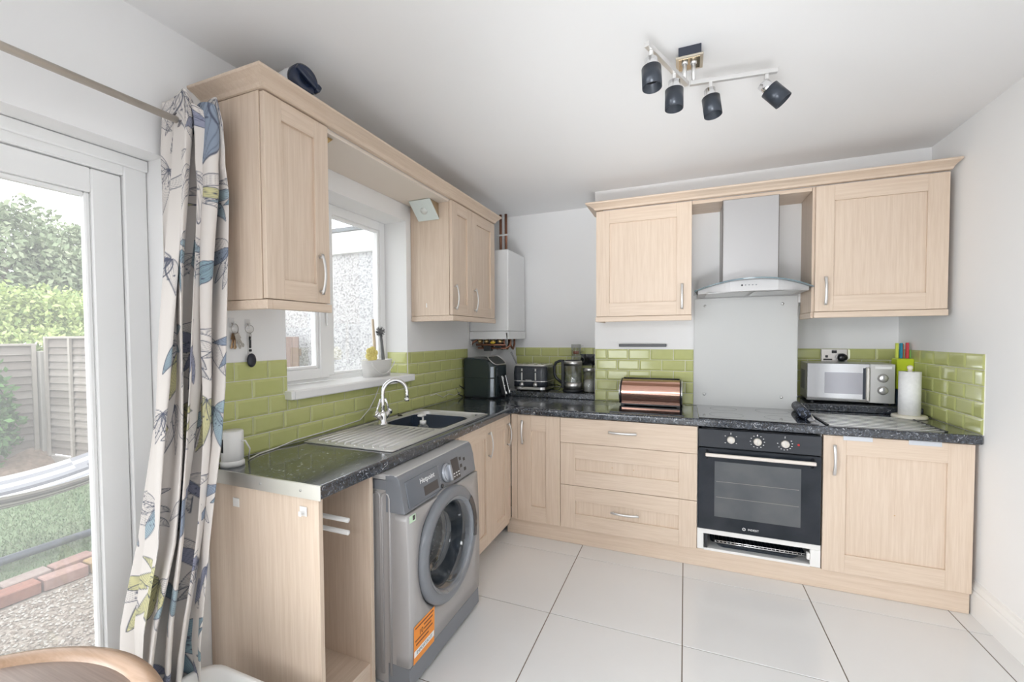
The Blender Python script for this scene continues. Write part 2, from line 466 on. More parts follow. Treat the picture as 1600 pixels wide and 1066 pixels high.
def shaker(parent, F, u0, u1, z0, z1, name='door', fr=.088, frz=None):
    H_ = WY if F.a == 'x' else WX; frz = frz or fr
    q = MB(); q.m = 0
    F.b(q, u0, u0 + fr, z0, z1, 0, .02); F.b(q, u1 - fr, u1, z0, z1, 0, .02)
    q.m = 1; F.b(q, u0 + fr, u1 - fr, z1 - frz, z1, 0.0004, .02, .0008); F.b(q, u0 + fr, u1 - fr, z0, z0 + frz, .0004, .02, .0008)
    d = build(name, q, [WV, H_], parent)
    p = MB(); F.b(p, u0 + fr, u1 - fr, z0 + frz, z1 - frz, .0115, .017, 0); build('door_panel', p, WV, d)
    return d


ZD0, ZD1 = .107, .828
FX, FY = Face('x', DX), Face('y', DY)
# left run: open end unit with towel rails
u = thing('open_end_unit', 'open pale oak end unit with scuffed side panel and towel rails', 'cabinet', (.28, -2.12, 0))
build('side_panel', MB().box(.002, .545, -2.252, -2.234, .002, .832, .001), WV, u)
build('side_panel', MB().box(.002, .545, -1.998, -1.980, .002, .832, .001), WV, u)
q = MB(); q.box(.002, .535, -2.234, -1.998, .085, .103, .001); q.box(.515, .535, -2.234, -1.998, .002, .085, .001); build('bottom_shelf', q, WY, u)
build('back_panel', MB().box(.002, .012, -2.234, -1.998, .103, .832), WV, u)
for yy, zz in ((-2.105, .700), (-2.105, .655)):
    q = MB(); q.sm = True; q.cyl((.012, yy, zz), (.535, yy, zz), .0085, 14); r_ = build('towel_rail', q, WHITEP, u)
tag(build('adhesive_pad', MB().box(.140, .172, -2.2545, -2.2525, .748, .780, .0008), WHITEP), 'small square white adhesive pad on the end panel', 'adhesive pad')
q = MB(); q.box(.464, .496, -2.2555, -2.2525, .764, .796, .001); q.box(.474, .486, -2.268, -2.2555, .768, .774, .001); q.box(.474, .486, -2.270, -2.266, .768, .784, .001)
tag(build('adhesive_hook', q, WHITEP), 'white plastic stick-on hook near the front of the end panel', 'hook')

# sink base, corner, drawers, oven housing, right base
u = thing('sink_base_cabinet', 'two-door oak base cabinet below the sink beside the washing machine', 'cabinet', (.28, -.95, 0))
build('cabinet_body', MB().box(.03, DX - .022, -1.349, -1.340, ZD0, .832, .001).box(.03, DX - .022, -.574, -.558, ZD0, .832, .001).box(.03, DX - .022, -1.340, -.574, ZD0, ZD0 + .016, .001).box(.03, .036, -1.340, -.574, ZD0 + .016, .832), WV, u)
build('plinth', MB().box(.42, .44, -1.349, -.54, 0.001, ZD0), WY, u)
for a, b_, hy in ((-1.29, -.8635, -.905), (-.8605, -.566, -.598)):
    d = shaker(u, FX, a, b_, ZD0 - .02, ZD1, fr=.082); handle(d, FX, hy, .700)
build('filler_strip', MB().box(DX - .021, DX - .002, -1.349, -1.292, ZD0, ZD1), WV, u)
u = thing('corner_base_cabinet', 'narrow oak corner base cabinet with one tall door and corner post', 'cabinet', (.72, -.3, 0))
build('cabinet_body', MB().box(DX + .052, .893, DY + .022, -.03, ZD0, .832, .001), WV, u)
build('corner_post', MB().box(DX + .002, .5945, DY + .003, DY + .05, ZD0, .832, .001), WV, u)
build('corner_post', MB().box(DX - .05, DX - .001, -.5570, -.5385, ZD0, .832, .001), WV, u)
d = shaker(u, FY, .597, .894, ZD0, ZD1, fr=.098, frz=.105); handle(d, FY, .636, .712)
u = thing('drawer_unit', 'wide oak three-drawer base unit left of the oven', 'drawer unit', (1.3, -.3, 0))
build('cabinet_body', MB().box(.897, 1.710, DY + .022, -.03, ZD0, .832, .001), WV, u)
q = MB(); FY.b(q, .897, 1.711, .668, ZD1, -.006, .014, .0015); d = build('drawer_front', q, WX, u); handle(d, Face('y', DY - .006), 1.29, .757, .17, False)
d = shaker(u, FY, .897, 1.711, .391, .665, 'drawer_front', .098, .098)
for hx in (1.225, 1.355): q = MB(); q.cyl((hx, DY + .011, .528), (hx, DY + .0125, .528), .0035, 8); build('screw_hole', q, WD, d)
d = shaker(u, FY, .897, 1.711, ZD0, .388, 'drawer_front', .098, .098); handle(d, FY, 1.305, .252, .17, False)
u = thing('right_base_cabinet', 'single-door oak base cabinet between oven and right wall', 'cabinet', (2.6, -.3, 0))
build('cabinet_body', MB().box(2.322, 2.908, DY + .022, -.03, ZD0, .832, .001), WD, u)
d = shaker(u, FY, 2.317, 2.912, ZD0, ZD1, fr=.098); handle(d, FY, 2.362, .702)
q = MB(); q.cyl((2.62, DY + .011, .44), (2.62, DY + .0125, .44), .0035, 8); build('knot_mark', q, WD, d)
tag(build('plinth_board', MB().box(.515, 2.912, -.519, -.501, .001, ZD0 - .001, .001), WX), 'long oak plinth board along the floor under the back units', 'plinth')
for x0, x1, nm in ((2.400, 2.522, 'left'), (2.665, 2.790, 'right')):
    q = MB(); q.box(x0, x1, DY - .003, DY - .0015, .808, .829, .0004); q.box(x0, x1, DY - .003, DY + .022, .8292, .8305, .0004)
    tag(build('over_door_hook', q, mat('pale_grey_metal', (.62, .64, .68), .4, .3)), 'pale grey over-door strip at the %s of the right base cabinet top' % nm, 'door hook')

# wall cabinets, left wall
CX = Face('x', .305)
ZC0, ZC1 = 1.492, 2.210


def wall_cab_left(y0, y1, doors, label):
    u = thing('wall_cabinet', label, 'cabinet', (.15, (y0 + y1) / 2, 1.455))
    build('cabinet_body', MB().box(.002, .283, y0, y1, ZC0, ZC1, .001), WV, u)
    for a, b_, hy in doors:
        d = shaker(u, CX, a + .0015, b_ - .0015, ZC0 + .002, ZC1 - .004, fr=.072); handle(d, CX, hy, 1.606)
    q = MB(); q.box(.003, .311, y0 - .004, y0 + .02, 1.457, 1.490, .002); q.box(.289, .311, y0 + .02, y1 + .002, 1.457, 1.490, .002)
    build('light_pelmet', q, WY, u)
    return u


wall_cab_left(-2.231, -1.930, [(-2.229, -1.930, -1.985)], 'single-door oak wall cabinet beside the curtain, left of the window')
c2 = wall_cab_left(-.900, -.229, [(-.898, -.612, -.866), (-.612, -.229, -.585)], 'two-door oak wall cabinet between window and boiler')
build('scuff_chip', MB().box(.115, .121, -.9012, -.9002, 1.545, 1.572), WHITEP, c2)
tag(build('bridging_shelf', MB().box(.002, .285, -1.928, -.902, 2.196, 2.212, .001), mat('pale_board', (.76, .68, .60), .5, spec=.3)), 'pale oak bridging shelf spanning above the kitchen window', 'shelf')


def sweep_cornice(name, path, outs, z, label, m):
    prof = [(-.018, 0), (0.0, 0), (.006, .002), (.014, .012), (.034, .024), (.05, .030), (.058, .033), (.060, .036), (.060, .042), (.055, .045), (-.018, .045)]
    rows = [[(p[0] + o[0] * a, p[1] + o[1] * a, z + h) for a, h in prof] for p, o in zip(path, outs)]
    q = MB(); q.grid(rows, cv=True, cap=True); tag(build(name, q, m), label, 'cornice')


sweep_cornice('cornice', [(.002, -2.231), (.305, -2.231), (.305, -.226)], [(0, -1), (1, -1), (1, 0)], 2.2125, 'oak cornice moulding along the top of the window wall cabinets', WY)
sweep_cornice('cornice', [(1.078, -.002), (1.078, -.285), (2.908, -.285)], [(-1, 0), (-1, -1), (0.33, -1)], 2.2065, 'oak cornice moulding along the top of the back wall cabinets', WX)
# back wall cabinets
CY = Face('y', -.285)


def wall_cab_back(x0, x1, hx, label, body0=None, bev_post=False):
    u = thing('wall_cabinet', label, 'cabinet', ((x0 + x1) / 2, -.14, 1.452))
    build('cabinet_body', MB().box(body0 or x0, x1, -.263, -.002, 1.486, 2.204, .001), WV, u)
    d = shaker(u, CY, x0, x1, 1.488, 2.198, fr=.088); handle(d, CY, hx, 1.604)
    q = MB(); q.box(x0 - .004, x1 + .002, -.291, -.269, 1.452, 1.485, .002)
    q.box((body0 or x0) - .004, (body0 or x0) + .016, -.269, -.003, 1.452, 1.485, .002)
    build('light_pelmet', q, WX, u)
    return u


wall_cab_back(1.082, 1.677, 1.622, 'single-door oak wall cabinet left of the extractor hood')
wall_cab_back(2.324, 2.903, 2.373, 'single-door oak wall cabinet right of the extractor hood', 2.312)
tag(build('bridging_shelf', MB().box(1.679, 2.310, -.262, -.002, 2.182, 2.204, .001), WX), 'oak bridging board above the extractor hood chimney', 'shelf')

# ------------------------------------------------------------------ worktop (one continuous L) with bowl cut-out
BX0, BX1, BY0, BY1 = .088, .488, -1.362, -.905
wk = MB(); Z0 = ZT - TH
wk.box(.009, AF - .03, -2.266, BY0, Z0, ZT); wk.box(.009, BX0, BY0, BY1, Z0, ZT); wk.box(BX1, AF - .03, BY0, BY1, Z0, ZT)
wk.box(.009, AF - .03, BY1, BF + .03, Z0, ZT); wk.box(.009, 1.018, -.001, AY - .001, Z0, ZT)
wk.box(.009, W - .009, BF + .03, -.009, Z0, ZT)
nose = [(0, 0)] + arc(.03 - .006, .006, .006, -90, 0, 3) + arc(.03 - .014, TH - .014, .014, 0, 90, 5) + [(0, TH)]
def nz_at(p, o): return [(p[0] + o[0] * a, p[1] + o[1] * a, Z0 + h) for a, h in nose]
wk.grid([nz_at((AF - .03, -2.266), (1, 0)), nz_at((AF - .03, BF + .03), (1, -1)), nz_at((W - .009, BF + .03), (0, -1))], cv=True, cap=True)
worktop = build('worktop', wk, TOP)
tag(worktop, 'continuous L-shaped dark speckled granite-effect kitchen worktop', 'worktop')
q = MB(); q.box(.009, AF + .0, -2.2685, -2.2662, Z0 - .003, ZT + .001, .0006); q.box(.009, AF, -2.2685, -2.262, ZT + .0002, ZT + .0016, .0005)
es = build('metal_end_strip', q, mat('aluminium_strip', (.66, .64, .60), .38, .9), worktop)
for sx in (.30, .485):
    q = MB(); q.sm = True; q.cyl((sx, -2.2684, .855), (sx, -2.2702, .855), .004, 10); build('screw', q, STEEL, es)
tag(build('raised_worktop_slab', MB().box(.305, 1.018, -.022, AY - .009, ZT + .0006, ZT + .043, .004, None, 2), TOP), 'raised dark slab in the left alcove under toaster and kettle', 'worktop slab')
tag(build('raised_worktop_slab', MB().box(2.304, W - .009, .0, AY - .009, ZT + .0006, ZT + .043, .004, None, 2), TOP), 'raised dark slab in the right alcove under the microwave', 'worktop slab')
ZS = ZT + .0435

# ------------------------------------------------------------------ washing machine
WG = mat('silver_grey_enamel', (.40, .385, .38), .34, .25)
DG = mat('slate_grey_plastic', (.19, .20, .22), .28)
DG2 = mat('slate_grey_gloss', (.15, .165, .19), .16)
MGL = mat('smoky_display', (.05, .048, .052), .12)
Y0, Y1, XF = -1.964, -1.354, .680
u = thing('washing_machine', 'silver-grey front-loading washing machine with round glass door', 'washing machine', (.40, -1.70, 0))


def wm_front(z):                         # gently bowed front
    return XF + .016 * (1 - ((z - .33) / .45) ** 2) if z < .78 else XF


q = MB(); q.sm = False
q.box(.12, .643, Y0 + .004, Y0 + .012, .012, .806, .002); q.box(.12, .643, Y1 - .012, Y1 - .004, .012, .806, .002); q.box(.12, .13, Y0 + .012, Y1 - .012, .012, .806); q.box(.13, .60, Y0 + .012, Y1 - .012, .012, .03); q.box(.13, .60, Y0 + .012, Y1 - .012, .79, .806)
ring = []
build('casing', q, WG, u)
build('side_band', MB().box(.12, .595, Y0 + .0005, Y0 + .006, .770, .808, .001), DG, u)
# front panel with the round port cut out of it
yc, zc, R = -1.660, .455, .255
q = MB(); q.sm = True; n = 64; rows = []
def clampray(a, zlo, zhi):
    c, s_ = math.cos(a), math.sin(a); t = 1e9
    if c > 1e-6: t = min(t, (Y1 - yc) / c)
    if c < -1e-6: t = min(t, (Y0 - yc) / c)
    if s_ > 1e-6: t = min(t, (zhi - zc) / s_)
    if s_ < -1e-6: t = min(t, (zlo - zc) / s_)
    return t
angs = sorted(set([2 * PI * i / n for i in range(n)] + [math.atan2(z_ - zc, y_ - yc) % (2 * PI) for y_ in (Y0, Y1) for z_ in (.098, .683)]))
for a in angs:
    t1 = clampray(a, .098, .683); pts = []
    for k, (f, dx) in enumerate(((0, -.020), (.02, -.006), (.10, .003), (.4, .003), (.98, .001), (1.0, -.006))):
        r_ = (R - .012) + (t1 - (R - .012)) * f; y_, z_ = yc + r_ * math.cos(a), zc + r_ * math.sin(a)
        pts.append((wm_front(z_) + dx, y_, z_))
    yb, zb = yc + t1 * math.cos(a), zc + t1 * math.sin(a); pts.append((.633, yb, zb)); rows.append(pts)
q.grid(rows, cu=True); build('front_panel', q, WG, u)
for z0_ in (0,):
    q = MB(); pf = [(.59, .012), (.684, .012), (.692, .020), (.689, .094), (.63, .096), (.59, .096)]
    q.prism(pf, 'y', Y0 + .003, Y1 - .003, .002); build('kick_panel', q, DG, u)
q = MB(); pc = [(.59, .828), (.628, .830), (.643, .826), (.652, .816), (.664, .77), (.678, .687), (.59, .685)]
q.prism(pc, 'y', Y0, Y1, .0025); con = build('control_panel', q, DG, u)
q = MB(); q.box(.06, .640, Y0 + .001, Y1 - .001, .809, .8305, .003); build('top_lid', q, mat('silver_lid', (.56, .555, .55), .3, .2), u)
def cp(y, s):                            # point on the sloping console: s 0 (top) .. 1 (bottom)
    y += .040; a, b_ = Vector((.6535, y, .813)), Vector((.6792, y, .689)); return a + (b_ - a) * s
CN = Vector((.124, 0, .026)).normalized(); CD = (cp(0, 1) - cp(0, 0)).normalized()
def cquad(q, y0, y1, s0, s1, t=.003, bev=.001):
    L = .1268; M = Matrix((CN, Vector((0, 1, 0)), -CD)).transposed().to_4x4(); M.translation = cp(0, 0)
    q.box(0, t, y0, y1, -s1 * L, -s0 * L, bev, M)
q = MB(); cquad(q, -1.975, -1.735, .10, .92, .0035, .002); dr = build('detergent_drawer', q, DG2, con)
q = MB(); cquad(q, -1.862, -1.752, .52, .82, .0042, .001); build('drawer_grip', q, MGL, con)
text('lettering', 'Hotpoint', .030, cp(-1.825, .32) + CN * .0040, (0, 1, 0), -CD, con, LABELW)
q = MB(); q.sm = True; q.cyl(cp(-1.672, .50), cp(-1.672, .50) + CN * .012, .042, 32); q.cyl(cp(-1.672, .5) + CN * .012, cp(-1.672, .5) + CN * .016, .034, 28)
M = Matrix((CN, Vector((0, 1, 0)), -CD)).transposed().to_4x4(); M.translation = cp(-1.672, .5); q.box(.012, .032, -.010, .010, -.036, .036, .005, M, 2)
build('programme_dial', q, mat('dial_grey', (.40, .42, .46), .25, .5), con)
q = MB(); cquad(q, -1.618, -1.552, .16, .90, .0015, .0006); build('display', q, MGL, con)
q = MB()
for ky in (-1.607, -1.585, -1.563):
    cquad(q, ky - .006, ky + .006, .66, .70, .0022, 0); cquad(q, ky - .005, ky + .005, .76, .80, .0022, 0)
build('display_marks', q, LABELW, con)['kind'] = 'stuff'
q = MB()
for ky, ks in ((-1.532, .22), (-1.532, .48), (-1.495, .30), (-1.500, .66)): cquad(q, ky - .010, ky + .010, ks, ks + .12, .0015, .0006)
build('button', q, MGL, con)
q = MB(); q.sm = True; q.cyl(cp(-1.722, .84), cp(-1.722, .84) + CN * .003, .009, 16); build('button', q, MGL, con)
q = MB()
for k in range(7): cquad(q, -1.730, -1.724 + .004 * (k % 2), .14 + k * .09, .165 + k * .09, .0008, 0)
build('programme_marks', q, GREYP, con)['kind'] = 'stuff'
# pressed ribs on the left side
q = MB(); q.sm = True
for xc in (.588, .545, .50):
    q.tube([(xc - .018, Y0 + .004, .05), (xc - .018, Y0 + .004, .74)] + [(xc + .018 * math.cos(t), Y0 + .004, .74 + .018 * math.sin(t)) for t in (2.4, 1.57, .8)] + [(xc + .018, Y0 + .004, .74), (xc + .018, Y0 + .004, .05)], .0058, 8)
build('side_ribs', q, WG, u)['kind'] = 'stuff'
# door ring, glass bowl, drum
xf = wm_front(zc)
q = MB(); q.sm = True
q.lathe([(.178, -.014), (.1795, .004), (.184, .012), (.191, .0165), (.200, .019), (.218, .0205), (.231, .0195), (.240, .014), (.244, .006), (.243, -.010)], (xf + .002, yc, zc), 72, (1, 0, 0))
dd = build('door', q, DG, u)
q = MB(); q.sm = True; q.lathe([(.1850, .0130), (.1915, .0172), (.2005, .0197)], (xf + .0025, yc, zc), 72, (1, 0, 0)); build('door_trim', q, mat('satin_ring', (.30, .33, .37), .22, .7), dd)
q = MB(); a0 = -.55
rows = []
for i in range(13):
    a = math.radians(-28 + 56 * i / 12 + 14); rows.append([(xf + .0245, yc + r_ * math.cos(a), zc + r_ * math.sin(a)) for r_ in (.203, .233)] + [(xf + .014, yc + .2445 * math.cos(a), zc + .243 * math.sin(a))])
q.grid(rows); build('door_grip', q, MGL, dd)
WMG = glass('smoky_door_glass', (.40, .46, .53), .20)
q = MB(); q.sm = True; q.lathe([(.179, .010), (.168, .002), (.160, -.02), (.150, -.07), (.138, -.092), (.10, -.100), (0, -.102)], (xf, yc, zc), 56, (1, 0, 0)); build('glass_bowl', q, WMG, dd)
q = MB(); q.sm = True; q.lathe([(.252, -.030), (.205, -.034), (.188, -.040), (.182, -.06), (.178, -.115)], (xf, yc, zc), 48, (1, 0, 0)); build('rubber_seal', q, mat('grey_rubber', (.16, .165, .17), .6), u)
q = MB(); q.sm = True; q.lathe([(.178, -.115), (.225, -.125), (.232, -.30), (.22, -.36), (0, -.365)], (xf, yc, zc), 40, (1, 0, 0)); build('drum', q, mat('drum_steel', (.035, .04, .046), .34, .3, noise=(62, (.30, .32, .34)), p0=.56, p1=.66, detail=2), u)
q = MB(); q.sm = True; q.lathe([(.135, -.088), (.1402, -.0905), (.1395, -.0945), (.135, -.095)], (xf, yc, zc), 48, (1, 0, 0)); build('bright_rim', q, CHROME, dd)
# stickers
ORA = mat('orange_sticker', (.88, .30, .04), .5)
def fq(q, y0, y1, z0, z1, d=.0012):
    for a, b_ in ((y0, y1),):
        q.grid([[(wm_front(z) + .0032 + d, y, z) for y in (a, b_)] for z in np.linspace(z0, z1, 6)])
q = MB(); fq(q, -1.945, -1.795, .102, .250); stk = build('orange_sticker', q, ORA, u)
q = MB(); fq(q, -1.942, -1.798, .127, .152, .0016); build('sticker_band', q, LABELW, stk)
zq = .14; tx = wm_front(zq) + .0054
INK = mat('dark_print', (.20, .07, .03), .6)
text('lettering', 'IMPORTANT', .020, (tx, -1.870, .139), (0, 1, 0), (0, 0, 1), stk, GREYP)
text('lettering', '10', .030, (wm_front(.21) + .0050, -1.895, .208), (0, 1, 0), (0, 0, 1), stk, INK)
q = MB()
for k, (a, b_) in enumerate(((-1.935, -1.805), (-1.875, -1.81), (-1.875, -1.82), (-1.935, -1.81), (-1.93, -1.84))):
    z = .238 - k * .0165; xx = wm_front(z) + .0048; q.box(xx - .0006, xx, a, b_, z - .003, z + .003)
build('sticker_print', q, INK, stk)['kind'] = 'stuff'
q = MB(); fq(q, -1.955, -1.912, .652, .679); lab = build('energy_label', q, mat('pale_green_label', (.60, .78, .58), .5), u)
q = MB(); xx = wm_front(.666) + .005; q.box(xx - .0005, xx, -1.932, -1.917, .657, .675); build('label_mark', q, MGL, lab)

# ------------------------------------------------------------------ built-in oven
OVB = mat('oven_black_glass', (.016, .020, .026), .10, spec=.25, noise=(6, (.030, .034, .042)))
OVP = mat('oven_black_panel', (.030, .034, .042), .22)
u = thing('built_in_oven', 'black built-in single oven with three pale control knobs', 'oven', (2.012, -.3, .235))
build('oven_body', MB().box(1.735, 2.288, DY + .02, -.02, .24, .82), BLACKP, u)
build('control_panel', MB().box(1.717, 2.309, DY - .004, DY + .02, .714, .818, .002), OVP, u)
kn = mat('pale_knob', (.70, .66, .60), .3)
for kx in (1.883, 2.013, 2.143):
    q = MB(); q.sm = True; q.cyl((kx, DY - .004, .766), (kx, DY - .024, .766), .0205, 24, .0185); k_ = build('knob', q, kn, u)
    q = MB(); q.box(kx - .002, kx + .002, DY - .0262, DY - .0240, .752, .784, .0006); build('knob_ridge', q, SATIN, k_)
q = MB()
for kx, degs in ((1.883, (35, 145, 215, 325)), (2.013, range(0, 360, 30)), (2.143, (180, 215, 240, 265, 290, 315, 340, 5, 30))):
    for a in degs:
        a = math.radians(a); q.box(kx + .034 * math.cos(a) - .003, kx + .034 * math.cos(a) + .003, DY - .0046, DY - .0040, .766 + .034 * math.sin(a) - .0015, .766 + .034 * math.sin(a) + .0015)
    q.box(kx - .0012, kx + .0012, DY - .0046, DY - .0040, .795, .806)
build('dial_marks', q, LABELW, u)['kind'] = 'stuff'
q = MB(); q.sm = True; q.cyl((2.205, DY - .004, .765), (2.205, DY - .006, .765), .006, 12); build('indicator_lamp', q, mat('red_lens', (.45, .03, .03), .3), u)
od = build('oven_door', MB().box(1.717, 2.309, DY - .006, DY + .018, .236, .709, .003), OVB, u)
build('door_window', MB().box(1.802, 2.218, DY - .0068, DY - .0062, .318, .636), mat('oven_window', (.075, .082, .092), .07, noise=(5, (.11, .115, .12))), od)
q = MB()
for zz in (.43, .52): q.box(1.81, 2.21, DY - .0074, DY - .0069, zz, zz + .0025)
build('rack_lines', q, mat('dull_wire', (.22, .21, .20), .4), od)['kind'] = 'stuff'
q = MB(); q.box(1.752, 2.278, DY - .046, DY - .034, .668, .688, .003)
oh = build('door_handle', q, mat('pale_steel_bar', (.78, .72, .66), .3, .6), od)
for hx in (1.757, 2.262): q = MB(); q.prism([(DY - .006, .645), (DY - .006, .700), (DY - .034, .690), (DY - .034, .668)], 'x', hx, hx + .012); build('handle_bracket', q, BLACKP, od)
text('lettering', 'INDESIT', .015, (1.998, DY - .0068, .266), (1, 0, 0), (0, 0, 1), od, LABELW)
q = MB(); q.sm = True; q.lathe([(.0085, 0), (.0085, .0008), (.0062, .0008), (.0062, 0)], (1.952, DY - .0062, .266), 20, (0, -1, 0)); q.box(1.951, 1.953, DY - .0070, DY - .0062, .262, .270); build('badge_ring', q, LABELW, od)
# white slot below it
u = thing('oven_housing', 'white open oven housing with a slot below the oven', 'cabinet', (2.012, -.3, .11))
q = MB(); q.box(1.713, 2.313, DY + .006, DY + .024, .205, .234, .002); q.box(1.713, 1.748, DY + .006, DY + .024, .111, .205, .002); q.box(2.266, 2.313, DY + .006, DY + .024, .111, .205, .002); q.box(1.748, 2.266, DY + .006, DY + .024, .108, .122, .001)
build('front_rails', q, WHITEP, u)
q = MB(); q.box(1.714, 2.312, DY + .024, -.04, .108, .120, .001); q.box(1.7125, 1.7155, DY + .024, -.04, .12, .83); q.box(2.3105, 2.3135, DY + .024, -.04, .12, .83); build('housing_box', q, WHITEP, u)
build('slot_bracket', MB().box(1.752, 1.768, DY + .0, DY + .022, .124, .205, .002), BLACKP, u)
build('slot_catch', MB().box(2.250, 2.264, DY - .004, DY + .022, .150, .186, .003), WHITEP, u)
u = thing('grill_pan', 'dark grill tray with wire rack stored in the slot under the oven', 'tray', (2.03, -.38, .121))
q = MB(); P1 = rrect(1.80, 2.24, -.505, -.22, .03); P0 = rrect(1.825, 2.215, -.485, -.24, .03); q.sm = True
q.grid([[(x, y, .121) for x, y in P0], [(x, y, .152) for x, y in P1], [(x, y, .156) for x, y in rrect(1.785, 2.255, -.52, -.205, .03)]], cv=True); q.poly([(x, y, .1215) for x, y in P0])
build('tray', q, NAVYB, u)
q = MB(); q.sm = True
for k in range(22): x = 1.81 + .0200 * k; q.tube([(x, -.518, .160), (x, -.518, .170), (x, -.23, .172)], .0022, 6)
q.tube([(1.80, -.519, .171), (2.245, -.519, .171)], .003, 6); q.tube([(1.80, -.519, .160), (2.245, -.519, .160)], .003, 6); q.tube([(1.80, -.23, .171), (2.245, -.23, .171)], .003, 6)
build('wire_rack', q, CHROME, u)['kind'] = 'stuff'

# hob ------------------------------------------------------------------
u = thing('induction_hob', 'flush black glass induction hob set into the worktop', 'hob', (2.0, -.28, ZT))
build('glass_top', MB().box(1.718, 2.296, -.535, -.022, ZT + .0004, ZT + .0055, .0012), mat('hob_glass', (.010, .012, .014), .035, spec=1., coat=1.), u)
for hx, hy, r_ in ((1.87, -.40, .09), (2.14, -.40, .075), (1.87, -.16, .075), (2.14, -.16, .09)): q = MB(); q.sm = True; q.lathe([(r_ - .001, 0), (r_ - .001, .0002), (r_ + .001, .0002), (r_ + .001, 0)], (hx, hy, ZT + .0055), 40); build('zone_ring', q, mat('zone_print', (.10, .10, .105), .3), u)
# splashback ------------------------------------------------------------
u = thing('splashback_panel', 'plain white glass splashback behind the hob fixed by four screws', 'splashback', (2.0, -.004, ZT))
build('glass_panel', MB().box(1.699, 2.296, -.0135, -.0076, ZT + .002, 1.606, .001), mat('white_backed_glass', (.66, .665, .655), .38, spec=.25), u)
for sx in (1.765, 2.215):
    for sz in (.955, 1.555):
        q = MB(); q.sm = True; q.lathe([(.0085, 0), (.008, .004), (.005, .006), (0, .0065)], (sx, -.0135, sz), 14, (0, -1, 0)); build('screw_cap', q, STEEL, u)
# hood ------------------------------------------------------------------
u = thing('extractor_hood', 'steel chimney extractor hood with a curved glass canopy', 'extractor hood', (2.0, -.2, 1.61))
q = MB(); q.box(1.852, 2.144, -.282, -.004, 1.64, 2.180, .002); ch = build('chimney', q, mat('hood_steel', (.44, .43, .43), .45, .55), u)
for x_ in (1.849, 2.143): build('chimney_seam', MB().box(x_, x_ + .004, -.280, -.268, 1.65, 2.180), mat('dark_seam', (.10, .09, .08), .4), ch)
def arch(x): return 1.628 + .050 * (1 - ((x - 2.005) / .312) ** 2)
def fedge(x): return -.455 + .155 * ((x - 2.005) / .312) ** 2
xsn = np.linspace(1.693, 2.317, 33)
q = MB(); q.sm = False
rows = []
for x in xsn: rows.append([(x, -.006, arch(x)), (x, fedge(x), arch(x)), (x, fedge(x), arch(x) + .0065), (x, -.006, arch(x) + .0065)])
q.grid(rows, cv=True, cap=True); build('glass_canopy', q, mat('green_edge_glass', (.16, .23, .26), .05, spec=.7), u)
q = MB(); xsb = np.linspace(1.715, 2.295, 25); rows = [[(x, -.006, 1.612), (x, max(fedge(x) + .03, -.40), 1.612), (x, max(fedge(x) + .03, -.40), arch(x) - .0008), (x, -.006, arch(x) - .0008)] for x in xsb]
q.grid(rows, cv=True, cap=True); hb = build('hood_body', q, mat('hood_pale_steel', (.56, .55, .55), .55, .15), u)
q = MB(); q.box(1.76, 1.99, -.37, -.08, 1.607, 1.6125, .002); build('grease_filter', q, STEEL, hb); q = MB(); q.box(2.01, 2.25, -.37, -.08, 1.607, 1.6125, .002); build('grease_filter', q, STEEL, hb)
for k in range(5):
    x = 1.945 + .018 * k; q = MB(); q.sm = True; q.cyl((x, -.3995, 1.646), (x, -.4035, 1.646), .0038 if k else .005, 10); build('button', q, BLACKP if k == 0 else GREYP, hb)

# ------------------------------------------------------------------ boiler
u = thing('boiler', 'white wall-hung gas boiler in the corner with exposed pipework below', 'boiler', (.17, .13, 1.338))
BW = mat('boiler_white', (.82, .825, .83), .35)
build('casing', MB().box(.004, .347, -.062, .335, 1.400, 2.050, .006), BW, u)
q = MB(); q.prism([(.006, 1.398), (.345, 1.398), (.352, 1.392), (.350, 1.336), (.335, 1.336), (.328, 1.386), (.006, 1.386)], 'y', -.064, .337, .001)
q.box(.006, .34, -.064, -.054, 1.336, 1.386); q.box(.006, .34, .327, .337, 1.336, 1.386); build('bottom_cover', q, BW, u)
COP = mat('copper_pipe', (.34, .165, .11), .38, .8); BRS = mat('brass_fitting', (.62, .45, .22), .35, .9)
q = MB(); q.sm = True
for k in range(6):
    x = .06 + .048 * k; yy = .05 + .03 * (k % 3); q.tube([(x, yy, 1.386), (x, yy, 1.30 - .012 * (k % 2)), (x + .004, yy + .02, 1.262), (x + .008, .14, 1.252), (x + .01, .17, 1.29), (x + .01, .17, 1.386)], .0085, 8)
q.tube([(.05, -.03, 1.29), (.31, -.03, 1.29)], .009, 8); q.tube([(.05, .0, 1.262), (.30, .0, 1.262), (.325, .03, 1.28), (.325, .05, 1.386)], .009, 8); q.tube([(.06, -.02, 1.335), (.02, -.03, 1.31), (.006, -.03, 1.29)], .009, 8)
build('copper_pipes', q, COP, u)
for k in range(4):
    x = .085 + .06 * k; q = MB(); q.sm = True; q.cyl((x, .0, 1.318), (x, -.052, 1.318), .013, 12); q.sphere((x, -.03, 1.318), .017, 6); build('valve', q, BRS, u)
q = MB()
for k in range(3): q.box(.09 + .075 * k, .125 + .075 * k, -.050, -.035, 1.338, 1.362, .004)
build('valve_lever', q, BLACKP, u)
q = MB(); q.box(.11, .175, -.02, .03, 1.238, 1.330, .004); q.box(.215, .265, -.025, .02, 1.262, 1.330, .004); build('valve_block', q, BLACKP, u)
q = MB(); q.sm = True; q.sphere((.205, -.045, 1.308), .014, 6, (1.7, 1, .8)); build('valve_cap', q, mat('yellow_cap', (.80, .55, .06), .4), u)
